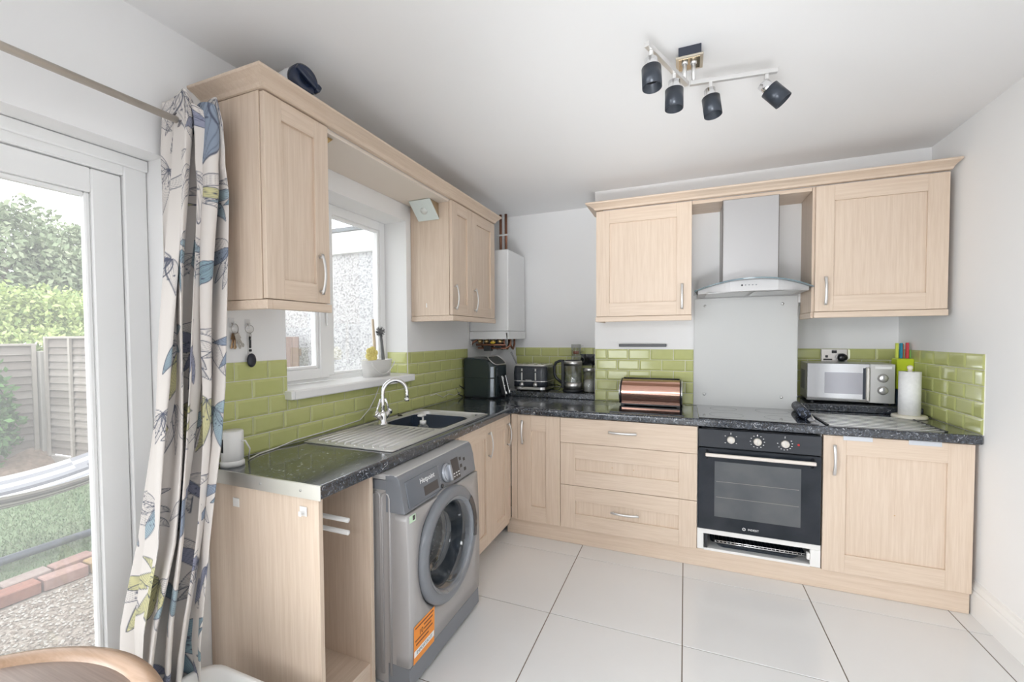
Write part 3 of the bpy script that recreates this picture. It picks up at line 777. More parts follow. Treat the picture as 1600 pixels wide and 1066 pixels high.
for k, (px, py) in enumerate(((.145, .28), (.195, .28))):
    q = MB(); q.sm = True; q.tube([(px, py, 2.049), (px, py, 2.424)], .012, 12); tag(build('copper_pipe', q, COP), '%s copper pipe of the two rising from the boiler to the ceiling' % ('left' if k == 0 else 'right'), 'pipe', 'copper pipes above the boiler')
q = MB(); q.box(.125, .215, .262, .2675, 2.235, 2.25, .002); tag(build('pipe_clip', q, WHITEP), 'white clip holding the copper pipes above the boiler', 'pipe clip')
q = MB(); q.sm = True; q.tube([(.003 + .03 * math.sin(t * 2.6), -.12 - .0 + .06 * t, 1.50 - .22 * math.sin(t * 2.2)) for t in np.linspace(0, 1, 14)], .0025, 6)
tag(build('boiler_cable', q, WHITEP), 'thin white cable looping under the wall cabinet to the boiler', 'cable')
q = MB(); q.sm = True; q.tube([(.30, .12, 1.225), (.305, .14, 1.20), (.325, .18, 1.13), (.335, .24, .98), (.335, .27, ZS + .003)], .008, 8)
tag(build('condensate_hose', q, mat('grey_hose', (.33, .33, .33), .5)), 'grey hose hanging from the boiler behind the air fryer', 'hose')

# ------------------------------------------------------------------ sink, tap
ZK = ZT + .0045
SS = mat('sink_steel', (.68, .67, .65), .34, .45, noise=(5, (.62, .61, .59)))
u = thing('inset_sink', 'stainless steel inset sink with ribbed drainer left of its bowl', 'sink', (.28, -1.36, ZT))
q = MB(); sx0, sx1, sy0, sy1 = .040, .527, -1.835, -.868
q.box(sx0, sx1, sy0, BY0 - .004, ZT + .0004, ZK, .0018); q.box(sx0, BX0 + .004, BY0 - .006, BY1 + .006, ZT + .0004, ZK, .0018); q.box(BX1 - .004, sx1, BY0 - .006, BY1 + .006, ZT + .0004, ZK, .0018); q.box(sx0, sx1, BY1 + .004, sy1, ZT + .0004, ZK, .0018)
build('sink_top', q, SS, u)
q = MB(); q.sm = True; q.tube([(x, y, ZK) for x, y in rrect(sx0 + .004, sx1 - .004, sy0 + .004, sy1 - .004, .03)] + [(sx1 - .004, sy1 - .034, ZK)], .0035, 6); build('rolled_rim', q, SS, u)
q = MB(); q.sm = True
for k in range(11):
    x = .085 + .038 * k; q.tube([(x, -1.79, ZK + .0012), (x, -1.40, ZK + .0006)], .0046, 8)
build('drainer_ridges', q, SS, u)['kind'] = 'stuff'
q = MB(); q.sm = True
for k in range(7): q.sphere((.15 + .052 * k, -1.805, ZK), .007, 5, (1, 1, .45))
build('drainer_studs', q, CHROME, u)['kind'] = 'stuff'
q = MB(); q.sm = True; c0, c1, c2_ = rrect(BX0 + .003, BX1 - .003, BY0 + .003, BY1 - .003, .06), rrect(BX0 + .010, BX1 - .010, BY0 + .010, BY1 - .010, .06), rrect(BX0 + .04, BX1 - .04, BY0 + .04, BY1 - .04, .06)
q.grid([[(x, y, ZK - .0005) for x, y in c0], [(x, y, ZT - .02) for x, y in c1], [(x, y, .715) for x, y in c1], [(x, y, .700) for x, y in c2_]], cv=True); q.poly([(x, y, .700) for x, y in c2_][::-1]); build('sink_bowl', q, SS, u)
NB = mat('navy_plastic_bowl', (.018, .030, .050), .22)
q = MB(); q.sm = True; o0, o1 = rrect(BX0 + .012, BX1 - .012, BY0 + .012, BY1 - .085, .07), rrect(BX0 + .045, BX1 - .045, BY0 + .045, BY1 - .12, .06)
i0, i1 = rrect(BX0 + .018, BX1 - .018, BY0 + .018, BY1 - .091, .066), rrect(BX0 + .049, BX1 - .049, BY0 + .049, BY1 - .124, .056)
q.grid([[(x, y, .715) for x, y in o1], [(x, y, ZT - .002) for x, y in o0], [(x, y, ZT + .001) for x, y in i0], [(x, y, .720) for x, y in i1]], cv=True, cap=True)
tag(build('washing_up_bowl', q, NB), 'dark navy plastic washing-up bowl sitting in the sink', 'washing-up bowl')
u = thing('kitchen_tap', 'chrome swan-neck mixer tap with two angled lever handles', 'tap', (.128, -1.375, ZK)); tx, ty = .128, -1.375
BXC = Vector((.55, .83, 0)).normalized(); SIDE = Vector((-.55, .83, 0))
q = MB(); q.sm = True; q.lathe([(.0, 0), (.028, 0), (.028, .006), (.022, .012), (.022, .06), (.018, .07), (.0, .072)], (tx, ty, ZK), 20); build('tap_body', q, CHROME, u)
q = MB(); q.sm = True; p0 = Vector((tx, ty, ZK + .06)); pts = [p0, p0 + Vector((0, 0, .05))]
for i in range(15):
    a = PI - PI * 1.04 * i / 14; pts.append(p0 + Vector((0, 0, .105)) + BXC * (.070 + .070 * math.cos(a)) + Vector((0, 0, .072 * math.sin(a))))
pts.append(pts[-1] + Vector((0, 0, -.028))); q.tube(pts, .0115, 14); sp = build('spout', q, CHROME, u)
q = MB(); q.sm = True; q.cyl(pts[-1] + Vector((0, 0, .004)), pts[-1] + Vector((0, 0, -.012)), .014, 16); build('aerator', q, CHROME, sp)
for sg in (-1, 1):
    q = MB(); q.sm = True; dv = Vector((.10 * sg, .99 * sg, .75)).normalized(); a = Vector((tx, ty, ZK + .028)); q.cyl(a, a + dv * .062, .017, 16); q.cyl(a + dv * .062, a + dv * .072, .020, 16, .017)
    lv = Vector((.05, -.55 * sg, 1.0)).normalized(); q.tube([a + dv * .062, a + dv * .066 + lv * .035, a + dv * .066 + lv * .082], .0068, 8); build('lever_handle', q, CHROME, u)
q = MB(); q.sm = True; q.lathe([(0, 0), (.016, 0), (.016, .006), (.008, .012), (0, .012)], (.06, -1.12, ZT), 14); q.tube([(.06, -1.12, ZT + .006), (.035, -1.10, ZT + .012), (.02, -1.09, ZT + .008)], .003, 6)
tag(build('sink_plug', q, BLACKP), 'small black sink plug on the worktop behind the sink', 'plug')

u = thing('soap_dispenser', 'clear pump soap dispenser standing in the navy washing-up bowl', 'soap dispenser', (.295, -1.235, .7205))
zb = .7205
q = MB(); q.sm = True; q.lathe([(0, 0), (.036, 0), (.040, .01), (.040, .095), (.030, .120), (.016, .130), (0, .130)], (.295, -1.235, zb + .02), 24); build('bottle', q, glass('soap_bottle', (.80, .86, .88), .2), u)
q = MB(); q.sm = True; q.lathe([(0, 0), (.034, 0), (.037, .01), (.037, .108), (0, .11)], (.295, -1.235, zb), 20); build('liquid_soap', q, mat('pale_blue_soap', (.62, .72, .76), .2), u)
q = MB(); q.sm = True; q.cyl((.295, -1.235, zb + .148), (.295, -1.235, zb + .168), .018, 18); q.cyl((.295, -1.235, zb + .168), (.295, -1.235, zb + .196), .005, 10); q.sm = False; q.box(.279, .311, -1.270, -1.223, zb + .194, zb + .206, .004); build('pump', q, WHITEP, u)

# ------------------------------------------------------------------ on the window sill
u = thing('sink_caddy', 'white plastic sink caddy on the window sill holding brush and sponge', 'caddy', (-.075, -1.16, 1.1215))
q = MB(); q.sm = True; zz = 1.1215; cx_, cy_ = -.075, -1.160
def el(rx, ry, z, n=28): return [(cx_ + rx * math.copysign(abs(math.cos(2 * PI * i / n)) ** .7, math.cos(2 * PI * i / n)), cy_ + ry * math.copysign(abs(math.sin(2 * PI * i / n)) ** .7, math.sin(2 * PI * i / n)), z) for i in range(n)]
q.grid([el(.043, .105, zz), el(.050, .118, zz + .095), el(.053, .121, zz + .098), el(.050, .117, zz + .100), el(.045, .112, zz + .095), el(.040, .101, zz + .006)], cv=True, cap=True); build('tub', q, WHITEP, u)
q = MB(); q.sm = True; q.tube([(cx_ + .050, cy_ - .11 + .22 * t, zz + .085 - .070 * math.sin(PI * t) ** .8) for t in np.linspace(0, 1, 16)], .0035, 6); build('swing_handle', q, WHITEP, u)
q = MB(); q.sm = True; YEL = mat('yellow_sponge', (.86, .76, .30), .9, noise=(120, (.72, .60, .18)), bump=.5)
fc = Vector((-.060, -1.232, 1.255))
for k in range(6): a = 2 * PI * k / 6 + .3; q.sphere((fc.x + .006, fc.y + .030 * math.cos(a), fc.z + .028 * math.sin(a)), .021, 7, (.75, 1, 1))
q.sphere(fc, .022, 7, (.8, 1, 1)); tag(build('sponge', q, YEL), 'yellow flower-shaped sponge in the white caddy', 'sponge')
q = MB(); q.sm = True; q.tube([(-.085, -1.165, 1.135), (-.085, -1.168, 1.32), (-.09, -1.175, 1.465)], lambda t: .0075 + .002 * math.sin(PI * t), 10); tag(build('wooden_brush_handle', q, mat('pale_beech', (.66, .55, .42), .5)), 'pale wooden brush handle standing in the white caddy', 'brush')
u = thing('dish_brush', 'grey dish brush with round bristle head up in the white caddy', 'brush', (-.075, -1.10, 1.13))
q = MB(); q.sm = True; GR_ = mat('grey_brush_plastic', (.16, .165, .17), .4); q.tube([(-.07, -1.095, 1.13), (-.073, -1.110, 1.29), (-.075, -1.122, 1.385)], lambda t: .012 - .004 * t, 10); build('handle', q, GR_, u)
q = MB(); q.sm = True; q.sphere((-.075, -1.122, 1.39), .018, 7, (.8, 1, 1.1)); build('brush_head', q, GR_, u)
q = MB()
for k in range(120):
    d = Vector(RNG.normal(size=3)); d.normalize(); d.x *= .7; c = Vector((-.075, -1.122, 1.39)); q.cyl(c + d * .014, c + d * .034, .0012, 4)
b_ = build('bristles', q, mat('dark_bristle', (.09, .09, .095), .7), u); b_['kind'] = 'stuff'

# ------------------------------------------------------------------ worktop clutter
# camera + cable
u = thing('security_camera', 'small white cylindrical camera device at the worktop end by the curtain', 'camera', (.075, -2.205, ZT)); cx_, cy_ = .075, -2.205
q = MB(); q.sm = True; q.lathe([(0, 0), (.041, 0), (.041, .016), (.033, .022), (0, .022)], (cx_, cy_, ZT + .0005), 28); build('base', q, WHITEP, u)
q = MB(); q.sm = True; q.lathe([(0, .0), (.034, .0), (.0385, .004), (.0385, .108), (.036, .112), (0, .112)], (cx_, cy_, ZT + .020), 28); bd_ = build('body', q, WHITEP, u)
rows = []
for i in range(9):
    a = math.radians(228 + 48 * i / 8); rows.append([(cx_ + .0390 * math.cos(a), cy_ + .0390 * math.sin(a), z) for z in (ZT + .055, ZT + .105)])
q = MB(); q.grid(rows); build('lens_window', q, BLACKG, bd_)
q = MB(); q.sm = True; q.tube([(.1175, -2.20, .972), (.126, -2.19, .972), (.118, -2.165, .935), (.07, -2.135, ZT + .004), (.035, -2.06, ZT + .004), (.02, -1.96, ZT + .004), (.014, -1.86, ZT + .014), (.012, -1.70, ZT + .016), (.012, -1.55, ZT + .022), (.012, -1.42, .905), (.012, -1.34, .955), (.012, -1.29, 1.01), (.012, -1.25, 1.076)], .0028, 6)
tag(build('power_cable', q, WHITEP), 'white cable from the camera device along the tiles to the sill', 'cable')
# keys on hooks
KEYM = mat('key_metal', (.50, .48, .46), .3, 1.); KEYB = mat('key_brass', (.55, .38, .24), .35, .9)
for k, (hy, hz, lab) in enumerate(((-2.143, 1.415, 'clear stick-on hook under the wall cabinet holding the bunch of keys'), (-2.075, 1.412, 'clear stick-on hook under the wall cabinet holding the black fob'))):
    q = MB(); q.box(.0008, .003, hy - .012, hy + .012, hz - .018, hz + .020, .001); q.sm = True; q.tube([(.003, hy, hz), (.010, hy, hz - .008), (.016, hy, hz - .004), (.018, hy, hz + .004)], .002, 6)
    tag(build('clear_hook', q, mat('clear_plastic_pad', (.74, .74, .75), .3)), lab, 'hook')
def ringtube(q, c, r, t, n=18, nx=(1, 0, 0)):
    Q = Vector((0, 0, 1)).rotation_difference(Vector(nx)).to_matrix(); c = Vector(c)
    q.tube([c + Q @ Vector((r * math.cos(2 * PI * i / n), r * math.sin(2 * PI * i / n), 0)) for i in range(n + 1)], t, 6)
u = thing('key_bunch', 'bunch of brass and steel keys on a ring, left wall hook', 'keys', (.018, -2.143, 1.30))
q = MB(); q.sm = True; ringtube(q, (.014, -2.138, 1.392), .020, .0016, nx=(1, .3, 0)); build('key_ring', q, KEYM, u)
for k, (ang, m_, x_) in enumerate(((-14, KEYB, .010), (-3, KEYB, .015), (30, KEYM, .020), (12, KEYM, .024))):
    q = MB(); a = math.radians(ang); M = Matrix.Translation((x_, -2.138, 1.374)) @ Matrix.Rotation(a, 4, 'X')
    q.box(-.001, .001, -.010, .010, -.026, 0, .0008, M); q.box(-.001, .001, -.004, .004, -.062, -.026, .0006, M); q.box(-.001, .001, .004, .007, -.058, -.048, 0, M); build('key', q, m_, u)
u = thing('car_key_fob', 'black oval key fob with chain on the right wall hook', 'keys', (.018, -2.075, 1.26))
q = MB(); q.sm = True; ringtube(q, (.014, -2.075, 1.392), .016, .0014, nx=(1, -.3, 0)); ringtube(q, (.016, -2.073, 1.362), .013, .0013, nx=(.5, 1, 0)); build('key_ring', q, KEYM, u)
q = MB(); q.box(.011, .016, -2.078, -2.068, 1.315, 1.362, .002); q.box(.011, .017, -2.079, -2.067, 1.300, 1.310, .002); build('strap', q, BLACKP, u)
q = MB(); q.sm = True; q.sphere((.016, -2.070, 1.265), .026, 9, (.35, .78, 1.1)); build('fob', q, mat('fob_black', (.015, .017, .03), .35), u)

# air fryer (local coordinates, front looks +x)
FR = mat('fryer_dark_gloss', (.028, .040, .044), .10); FRP = mat('fryer_panel', (.07, .085, .085), .15)
u = thing('air_fryer', 'large black glossy air fryer with angled control panel in the corner', 'air fryer', (.165, -.115, ZT + .0008), math.radians(-4))
hx, hy = .145, .128
q = MB(); P = rrect(-hx, hx, -hy, hy, .05, 6); q.sm = False
q.prism([(x, y) for x, y in P], 'z', .012, .158); build('lower_body', q, FR, u, True)
q = MB(); Q = rrect(-hx, hx, -hy, hy, .05, 6)
rows = [[(x, y, .160) for x, y in Q], [(x, y, .250) for x, y in Q], [(x if x < .05 else .05 + (x - .05) * .72, y * .985, .305 if x < .05 else .305 - (x - .05) * .28) for x, y in Q], [(x * .9 if x < .05 else .04 + (x - .05) * .55, y * .9, .314 if x < .05 else .314 - (x - .05) * .25) for x, y in Q]]
q.grid(rows, cv=True, cap=True); up_ = build('upper_body', q, FR, u, True)
q = MB(); M = Matrix.Translation((.104, 0, .2865)) @ Matrix.Rotation(math.radians(40), 4, 'Y'); q.prism([(x, y) for x, y in rrect(-.05, .048, -.105, .105, .04)], 'z', -.004, .006); 
bm_ = q.b; bm_.transform(M); build('control_panel', q, FRP, u, True)
q = MB(); q.sm = True; pr = [M @ Vector((x, y, .006)) for x, y in rrect(-.05, .048, -.105, .105, .04)]; q.tube(pr + [pr[0]], .004, 6); build('panel_trim', q, SATIN, u, True)
q = MB(); q.box(-hx + .02, hx - .02, -hy + .02, hy - .02, 0, .012, .002); build('base', q, BLACKP, u, True)
q = MB(); q.sm = True
for z0_, z1_ in ((.018, .155), (.165, .248)):
    for sy in (-1, 1):
        q.grid([[(hx - .05 + .0515 * math.cos(a), sy * (hy - .05 + .0515 * math.sin(a)), z) for z in (z0_, z1_)] for a in np.radians(np.linspace(22, 68, 7))])
build('corner_trim', q, mat('dark_chrome', (.22, .24, .26), .15, 1.), u, True)
for dy in (-.03, .035):
    q = MB(); M = Matrix.Translation((hx + .012, dy, .095)) @ Matrix.Rotation(math.radians(-14), 4, 'Y'); q.box(-.004, .030, -.013, .013, -.075, .075, .005, M, 2); hn = build('drawer_handle', q, BLACKP, u, True)
    q = MB(); q.box(.028, .034, -.011, .011, -.073, .073, .002, M); build('handle_trim', q, CHROME, hn, True)
q = MB(); q.sm = True; q.tube([(-.13, -.10, .06), (-.15, -.155, .10), (-.155, -.185, .12), (-.15, -.20, .08), (-.145, -.17, .03), (-.14, -.12, .006)], .004, 6); build('power_cord', q, BLACKP, u, True)
q = MB(); q.sm = True; q.tube([(.016, -.25, ZT + .045), (.013, -.34, ZT + .028), (.013, -.44, ZT + .052), (.013, -.52, ZT + .036), (.013, -.62, ZT + .075), (.013, -.70, ZT + .07)], .0022, 6)
tag(build('thin_cable', q, WHITEP), 'thin pale cable drooping on the tiles between sink and air fryer', 'cable')

# toaster
u = thing('toaster', 'dark blue-black four-slice toaster with pale metal top', 'toaster', (.492, .155, ZS)); cx_, cy_ = .492, .155
TB = mat('toaster_charcoal', (.030, .036, .046), .25, noise=(150, (.05, .056, .066)))
q = MB(); q.sm = False
def ts(k, z, r=.045): return [(cx_ + x * k, cy_ + y * k, z) for x, y in rrect(-.142, .142, -.14, .14, r, 6)]
q.sm = True; q.grid([ts(.99, ZS + .030), ts(1.0, ZS + .07), ts(1.0, ZS + .15), ts(.975, ZS + .185), ts(.93, ZS + .197)], cv=True, cap=True); build('body', q, TB, u)
q = MB(); q.grid([ts(.93, ZS + .008), ts(.985, ZS + .010), ts(.985, ZS + .030), ts(.95, ZS + .031)], cv=True, cap=True); build('base_band', q, STEEL, u)
q = MB()
for sx in (-.1, .1):
    for sy in (-.1, .1): q.box(cx_ + sx - .012, cx_ + sx + .012, cy_ + sy - .012, cy_ + sy + .012, ZS, ZS + .009)
build('feet', q, BLACKP, u)
q = MB(); q.sm = True; q.grid([ts(.93, ZS + .196), ts(.925, ZS + .206), ts(.90, ZS + .210), ts(.3, ZS + .210)], cv=True, cap=True); tp = build('top_plate', q, mat('toaster_top', (.72, .70, .66), .3, .5), u)
q = MB()
for sx in (-.088, -.042, .042, .088): q.box(cx_ + sx - .013, cx_ + sx + .013, cy_ - .10, cy_ + .09, ZS + .2095, ZS + .2108)
build('bread_slot', q, BLACKG, tp)
q = MB(); q.grid([ts(1.0015, ZS + .074), ts(1.004, ZS + .077), ts(1.0015, ZS + .080)], cv=True); build('trim_line', q, SATIN, u)
fyy = cy_ - .14
for sx in (-.060, .055):
    q = MB(); q.box(cx_ + sx - .006, cx_ + sx + .006, fyy - .002, fyy + .004, ZS + .085, ZS + .178, .002); sl = build('lever_slot', q, SATIN, u)
    q = MB(); q.box(cx_ + sx - .013, cx_ + sx + .013, fyy - .018, fyy, ZS + .148, ZS + .158, .003); build('lever', q, BLACKP, sl)
    q = MB(); q.sm = True; q.lathe([(0, 0), (.020, 0), (.020, .004), (.016, .010), (.015, .016), (0, .017)], (cx_ + sx, fyy + .001, ZS + .050), 22, (0, -1, 0)); kb = build('browning_dial', q, SATIN, u)
    q = MB(); q.sm = True; q.lathe([(.021, 0), (.0225, .003), (.0205, .004)], (cx_ + sx, fyy - .0005, ZS + .050), 24, (0, -1, 0)); build('dial_ring', q, BLACKP, kb)
q = MB(); q.box(cx_ - .028, cx_ + .022, fyy - .0012, fyy + .001, ZS + .084, ZS + .087); build('badge', q, LABELW, u)
q = MB(); q.sm = True; q.tube([(cx_ + .13, cy_ + .03, ZS + .03), (cx_ + .19, cy_ + .0, ZS + .045), (cx_ + .235, cy_ - .02, ZS + .03), (cx_ + .22, cy_ - .05, ZS + .004), (cx_ + .17, cy_ - .06, ZS + .004)], .0035, 6); build('power_cord', q, BLACKP, u)

# kettle
u = thing('glass_kettle', 'glass kettle with steel base and lid and black side handle', 'kettle', (.830, .100, ZS)); cx_, cy_ = .830, .100
q = MB(); q.sm = True; q.lathe([(0, 0), (.080, 0), (.080, .016), (.074, .02), (0, .02)], (cx_, cy_, ZS), 36); build('power_base', q, BLACKP, u)
q = MB(); q.sm = True; q.lathe([(.0, .021), (.074, .021), (.074, .072), (.071, .074), (.0, .074)], (cx_, cy_, ZS), 36); build('steel_base', q, STEEL, u)
q = MB(); q.sm = True; q.lathe([(.0705, .072), (.0705, .205), (.0690, .206), (.0690, .072)], (cx_, cy_, ZS), 40); build('glass_jug', q, CLEAR, u)
q = MB(); q.sm = True; q.lathe([(0, 0), (.0685, 0), (.0685, .026), (0, .026)], (cx_, cy_, ZS + .0745), 32); build('water', q, glass('water', (.93, .95, .95), .12), u)
q = MB(); q.sm = True; q.lathe([(.0, .205), (.0715, .205), (.0715, .238), (.066, .243), (0, .244)], (cx_, cy_, ZS), 36); lid = build('steel_lid_band', q, STEEL, u)
q = MB(); q.sm = True; q.lathe([(.0, .243), (.064, .243), (.060, .249), (0, .250)], (cx_, cy_, ZS), 32); build('lid', q, BLACKP, lid)
q = MB(); q.box(cx_ - .092, cx_ - .066, cy_ - .016, cy_ + .016, ZS + .022, ZS + .240, .004); build('handle_spine', q, BLACKP, u)
q = MB(); q.sm = True; q.tube([(cx_ - .072, cy_, ZS + .238), (cx_ - .105, cy_, ZS + .240), (cx_ - .138, cy_, ZS + .226), (cx_ - .150, cy_, ZS + .195), (cx_ - .150, cy_, ZS + .135), (cx_ - .138, cy_, ZS + .105), (cx_ - .085, cy_, ZS + .062)], .0115, 10); build('handle', q, BLACKP, u)
# stacked glass mugs behind the kettle
for k in range(4):
    zz = ZS + .0925 * k
    wh = ('at the bottom', 'second from the bottom', 'third from the bottom', 'at the top')[k]
    u = thing('glass_mug', 'clear glass mug %s of the stack behind the kettle' % wh, 'mug', (.818, .262, zz), 0, 'stacked glass mugs')
    q = MB(); q.sm = True; q.lathe([(0, 0), (.034, 0), (.0385, .008), (.041, .0915), (.039, .0915), (.0365, .009), (.033, .004), (0, .004)], (.818, .262, zz), 28); build('cup', q, CLEAR, u)
    q = MB(); q.sm = True; q.tube([(.857, .262, zz + .078), (.875, .262, zz + .080), (.886, .262, zz + .062), (.880, .262, zz + .038), (.856, .262, zz + .024)], .004, 8); build('handle', q, CLEAR, u)
    if k == 3:
        q = MB(); q.sm = True
        for i in range(7):
            a = 2 * PI * i / 7; c = Vector((.818 + .018 * math.cos(a), .262 + .018 * math.sin(a), zz + .012)); q.sphere(c + Vector((0, 0, .012)), .007, 4, (1, 1, 2))
        build('dried_sprig', q, mat('reddish_sprig', (.35, .10, .06), .7), u)
u = thing('glass_canister', 'round glass canister of white sugar with a steel lid by the kettle', 'canister', (.957, .105, ZS)); cx_, cy_ = .957, .105
q = MB(); q.sm = True; q.lathe([(0, 0), (.044, 0), (.046, .005), (.046, .160), (.044, .160), (.044, .006), (0, .006)], (cx_, cy_, ZS), 32); build('jar', q, CLEAR, u)
q = MB(); q.sm = True; q.lathe([(0, .007), (.043, .007), (.043, .085), (.02, .098), (0, .090)], (cx_, cy_, ZS), 28); build('sugar', q, mat('white_sugar', (.82, .80, .76), .8), u)
q = MB(); q.sm = True; q.lathe([(0, .160), (.048, .160), (.048, .182), (.045, .186), (0, .187)], (cx_, cy_, ZS), 32); build('lid', q, STEEL, u)
u = thing('wall_socket', 'black double wall socket in the left alcove with a black plug', 'socket', (.895, AY - .01, 1.11))
build('plate', MB().box(.832, .978, AY - .017, AY - .0078, 1.112, 1.206, .002), BLACKG, u)
q = MB(); q.sm = True; q.cyl((.938, AY - .017, 1.158), (.938, AY - .055, 1.158), .030, 14, .024); q.tube([(.938, AY - .045, 1.135), (.938, AY - .047, 1.09), (.93, AY - .05, 1.03)], .0045, 6); build('plug', q, BLACKP, u)
q = MB()
for sx in (.862, .885): q.box(sx - .006, sx + .006, AY - .0195, AY - .017, 1.176, 1.196, .001)
build('switch', q, BLACKP, u)

# bread bin on a black glass board
tag(build('worktop_saver', MB().box(1.205, 1.640, -.505, -.200 + .17, ZT + .0006, ZT + .006, .001), BLACKG), 'black glass worktop saver board under the bread bin', 'board')
ZB = ZT + .0066
u = thing('bread_bin', 'rose-copper roll-top bread bin with dark end panels', 'bread bin', (1.427, -.14, ZB))
def bbp(r): return [(-.028, ZB + .012), (-.028, ZB + .165)] + [(-.120 + r * .118 * math.cos(math.radians(a)), ZB + .086 + r * .086 * math.sin(math.radians(a))) for a in range(80, 221, 10)] + [(-.205, ZB + .012)]
q = MB(); q.sm = False; q.prism(bbp(.97), 'x', 1.242, 1.612); build('body', q, mat('rose_copper', (.72, .43, .34), .16, .85), u)
for xa, xb in ((1.230, 1.242), (1.612, 1.624)):
    q = MB(); q.prism(bbp(1.04), 'x', xa, xb); e_ = build('end_panel', q, BLACKP, u)
    q = MB(); q.sm = True; xm = xa if xa < 1.3 else xb; pts = [(xm, y, z) for y, z in bbp(1.05)]; q.tube(pts, .004, 6); build('chrome_rim', q, CHROME, e_)
q = MB(); q.box(1.238, 1.616, -.235, -.03, ZB + .004, ZB + .014, .002); 
for fx_ in (1.25, 1.604):
    for fy_ in (-.215, -.05): q.box(fx_ - .01, fx_ + .01, fy_ - .01, fy_ + .01, ZB, ZB + .005)
build('base', q, BLACKP, u)
q = MB(); q.sm = True; q.tube([(1.244, -.100, ZB + .1735), (1.610, -.100, ZB + .1735)], .006, 8); build('top_bar', q, BLACKP, u)
q = MB()
for a0, a1, m_ in ((88, 118, 0), (118, 222, 1)):
    rows = [[(x, -.120 + .1165 * math.cos(math.radians(a)), ZB + .086 + .0855 * math.sin(math.radians(a))) for x in (1.243, 1.611)] for a in np.linspace(a0, a1, 12)]
    q.m = m_; q.sm = True; q.grid(rows)
build('roll_lid', q, [mat('dark_copper', (.45, .27, .19), .2, .85), mat('rose_copper', (1, 1, 1))], u)
q = MB(); q.box(1.198, 1.522, -.024, -.009, 1.277, 1.297, .002); kr = build('knife_rail', q, mat('dark_grey_rail', (.06, .065, .07), .35)); tag(kr, 'dark grey magnetic knife rail on the wall above the bread bin', 'knife rail')
q = MB(); q.box(1.205, 1.515, -.0252, -.024, 1.282, 1.292); build('steel_strip', q, mat('rail_strip', (.10, .10, .105), .5, .3), kr)

# microwave
u = thing('microwave', 'silver countertop microwave with mirrored door and two round dials', 'microwave', (2.606, .225, ZS + .0004), math.radians(-4))
MS = mat('microwave_silver', (.60, .60, .585), .30, .5); MD = mat('mirror_door', (.52, .525, .54), .05, .92)
w2, d2, h_ = .222, .140, .252
q = MB(); q.box(-w2, w2, -d2 + .02, d2, .012, h_, .004); 
build('case', q, MS, u, True)
q = MB()
for sx in (-.19, .19):
    for sy in (-.10, .11): q.cyl((sx, sy, 0), (sx, sy, .013), .014, 10)
build('feet', q, BLACKP, u, True)
q = MB(); q.box(-w2, .098, -d2, -d2 + .02, .010, h_, .003); md = build('door', q, MD, u, True)
q = MB(); q.box(-.128, .070, -d2 - .0006, -d2 + .001, .06, .195); build('door_window', q, mat('grey_mesh_window', (.36, .36, .39), .06, .6), md, True)
q = MB(); q.box(.066, .080, -d2 - .004, -d2 + .001, .03, .225, .001); build('handle_recess', q, NAVYB, md, True)
q = MB(); q.box(.079, .097, -d2 - .018, -d2 - .002, .022, .230, .004); build('handle', q, mat('pale_satin_handle', (.74, .72, .68), .25, .6), md, True)
q = MB(); q.box(.1, w2, -d2, -d2 + .02, .010, h_, .003); mp_ = build('control_panel', q, MS, u, True)
for kz in (.165, .090):
    q = MB(); q.sm = True; q.lathe([(.027, 0), (.027, .002), (.022, .004), (.021, .016), (.019, .018), (0, .018)], (.163, -d2, kz), 28, (0, -1, 0)); kb = build('dial', q, SATIN, mp_, True)
    q = MB(); q.box(.160, .166, -d2 - .0195, -d2 - .017, kz - .002, kz + .018, .0006); build('dial_pointer', q, GREYP, kb, True)
q = MB(); q.box(.125, .205, -d2 - .0008, -d2 + .001, .222, .238); build('label', q, LABELW, mp_, True)
q = MB()
for k in range(7): q.box(-w2 - .0008, -w2 + .001, -.05 + .02 * k, -.042 + .02 * k, .07, .20)
build('side_vents', q, mat('vent_shadow', (.20, .20, .20), .5), u, True)['kind'] = 'stuff'
u = thing('wall_socket', 'chrome double wall socket above the microwave with a black plug', 'socket', (2.586, AY - .01, 1.165))
build('plate', MB().box(2.512, 2.660, AY - .016, AY - .0078, 1.166, 1.256, .002), mat('socket_chrome', (.62, .60, .58), .25, .8), u)
q = MB(); q.box(2.535, 2.550, AY - .019, AY - .0155, 1.198, 1.214); q.box(2.525, 2.575, AY - .0175, AY - .0155, 1.180, 1.190); q.box(2.572, 2.600, AY - .019, AY - .0155, 1.228, 1.248, .001); build('switch', q, BLACKP, u)
q = MB(); q.sm = True; q.cyl((2.625, AY - .016, 1.20), (2.625, AY - .052, 1.20), .030, 10, .027); build('plug', q, BLACKG, u)
# knife block
u = thing('knife_block', 'lime green and navy knife block beside the kitchen roll', 'knife block', (2.888, .175, ZS))
LIME = mat('lime_plastic', (.55, .66, .03), .4)
build('lower_block', MB().box(2.846, 2.930, .135, .215, ZS, ZS + .095, .004), mat('navy_plastic', (.03, .055, .085), .4), u)
build('upper_block', MB().box(2.846, 2.930, .135, .215, ZS + .096, 1.205, .004), LIME, u)
for k, (kx, ky, hh, m_, lb) in enumerate(((2.858, .175, .095, mat('lime_handle', (.66, .74, .10), .4), 'lime yellow'), (2.876, .168, .095, mat('blue_handle', (.02, .26, .40), .4), 'blue'), (2.888, .190, .090, mat('orange_handle', (.80, .26, .06), .4), 'orange'), (2.903, .160, .098, mat('red_handle', (.66, .06, .08), .4), 'red'), (2.918, .172, .055, mat('green_handle', (.20, .42, .10), .4), 'green'))):
    q = MB(); q.box(kx - .0065, kx + .0065, ky - .011, ky + .011, 1.2055, 1.2055 + hh, .003); tag(build('knife', q, m_), '%s-handled kitchen knife standing in the knife block' % lb, 'knife')
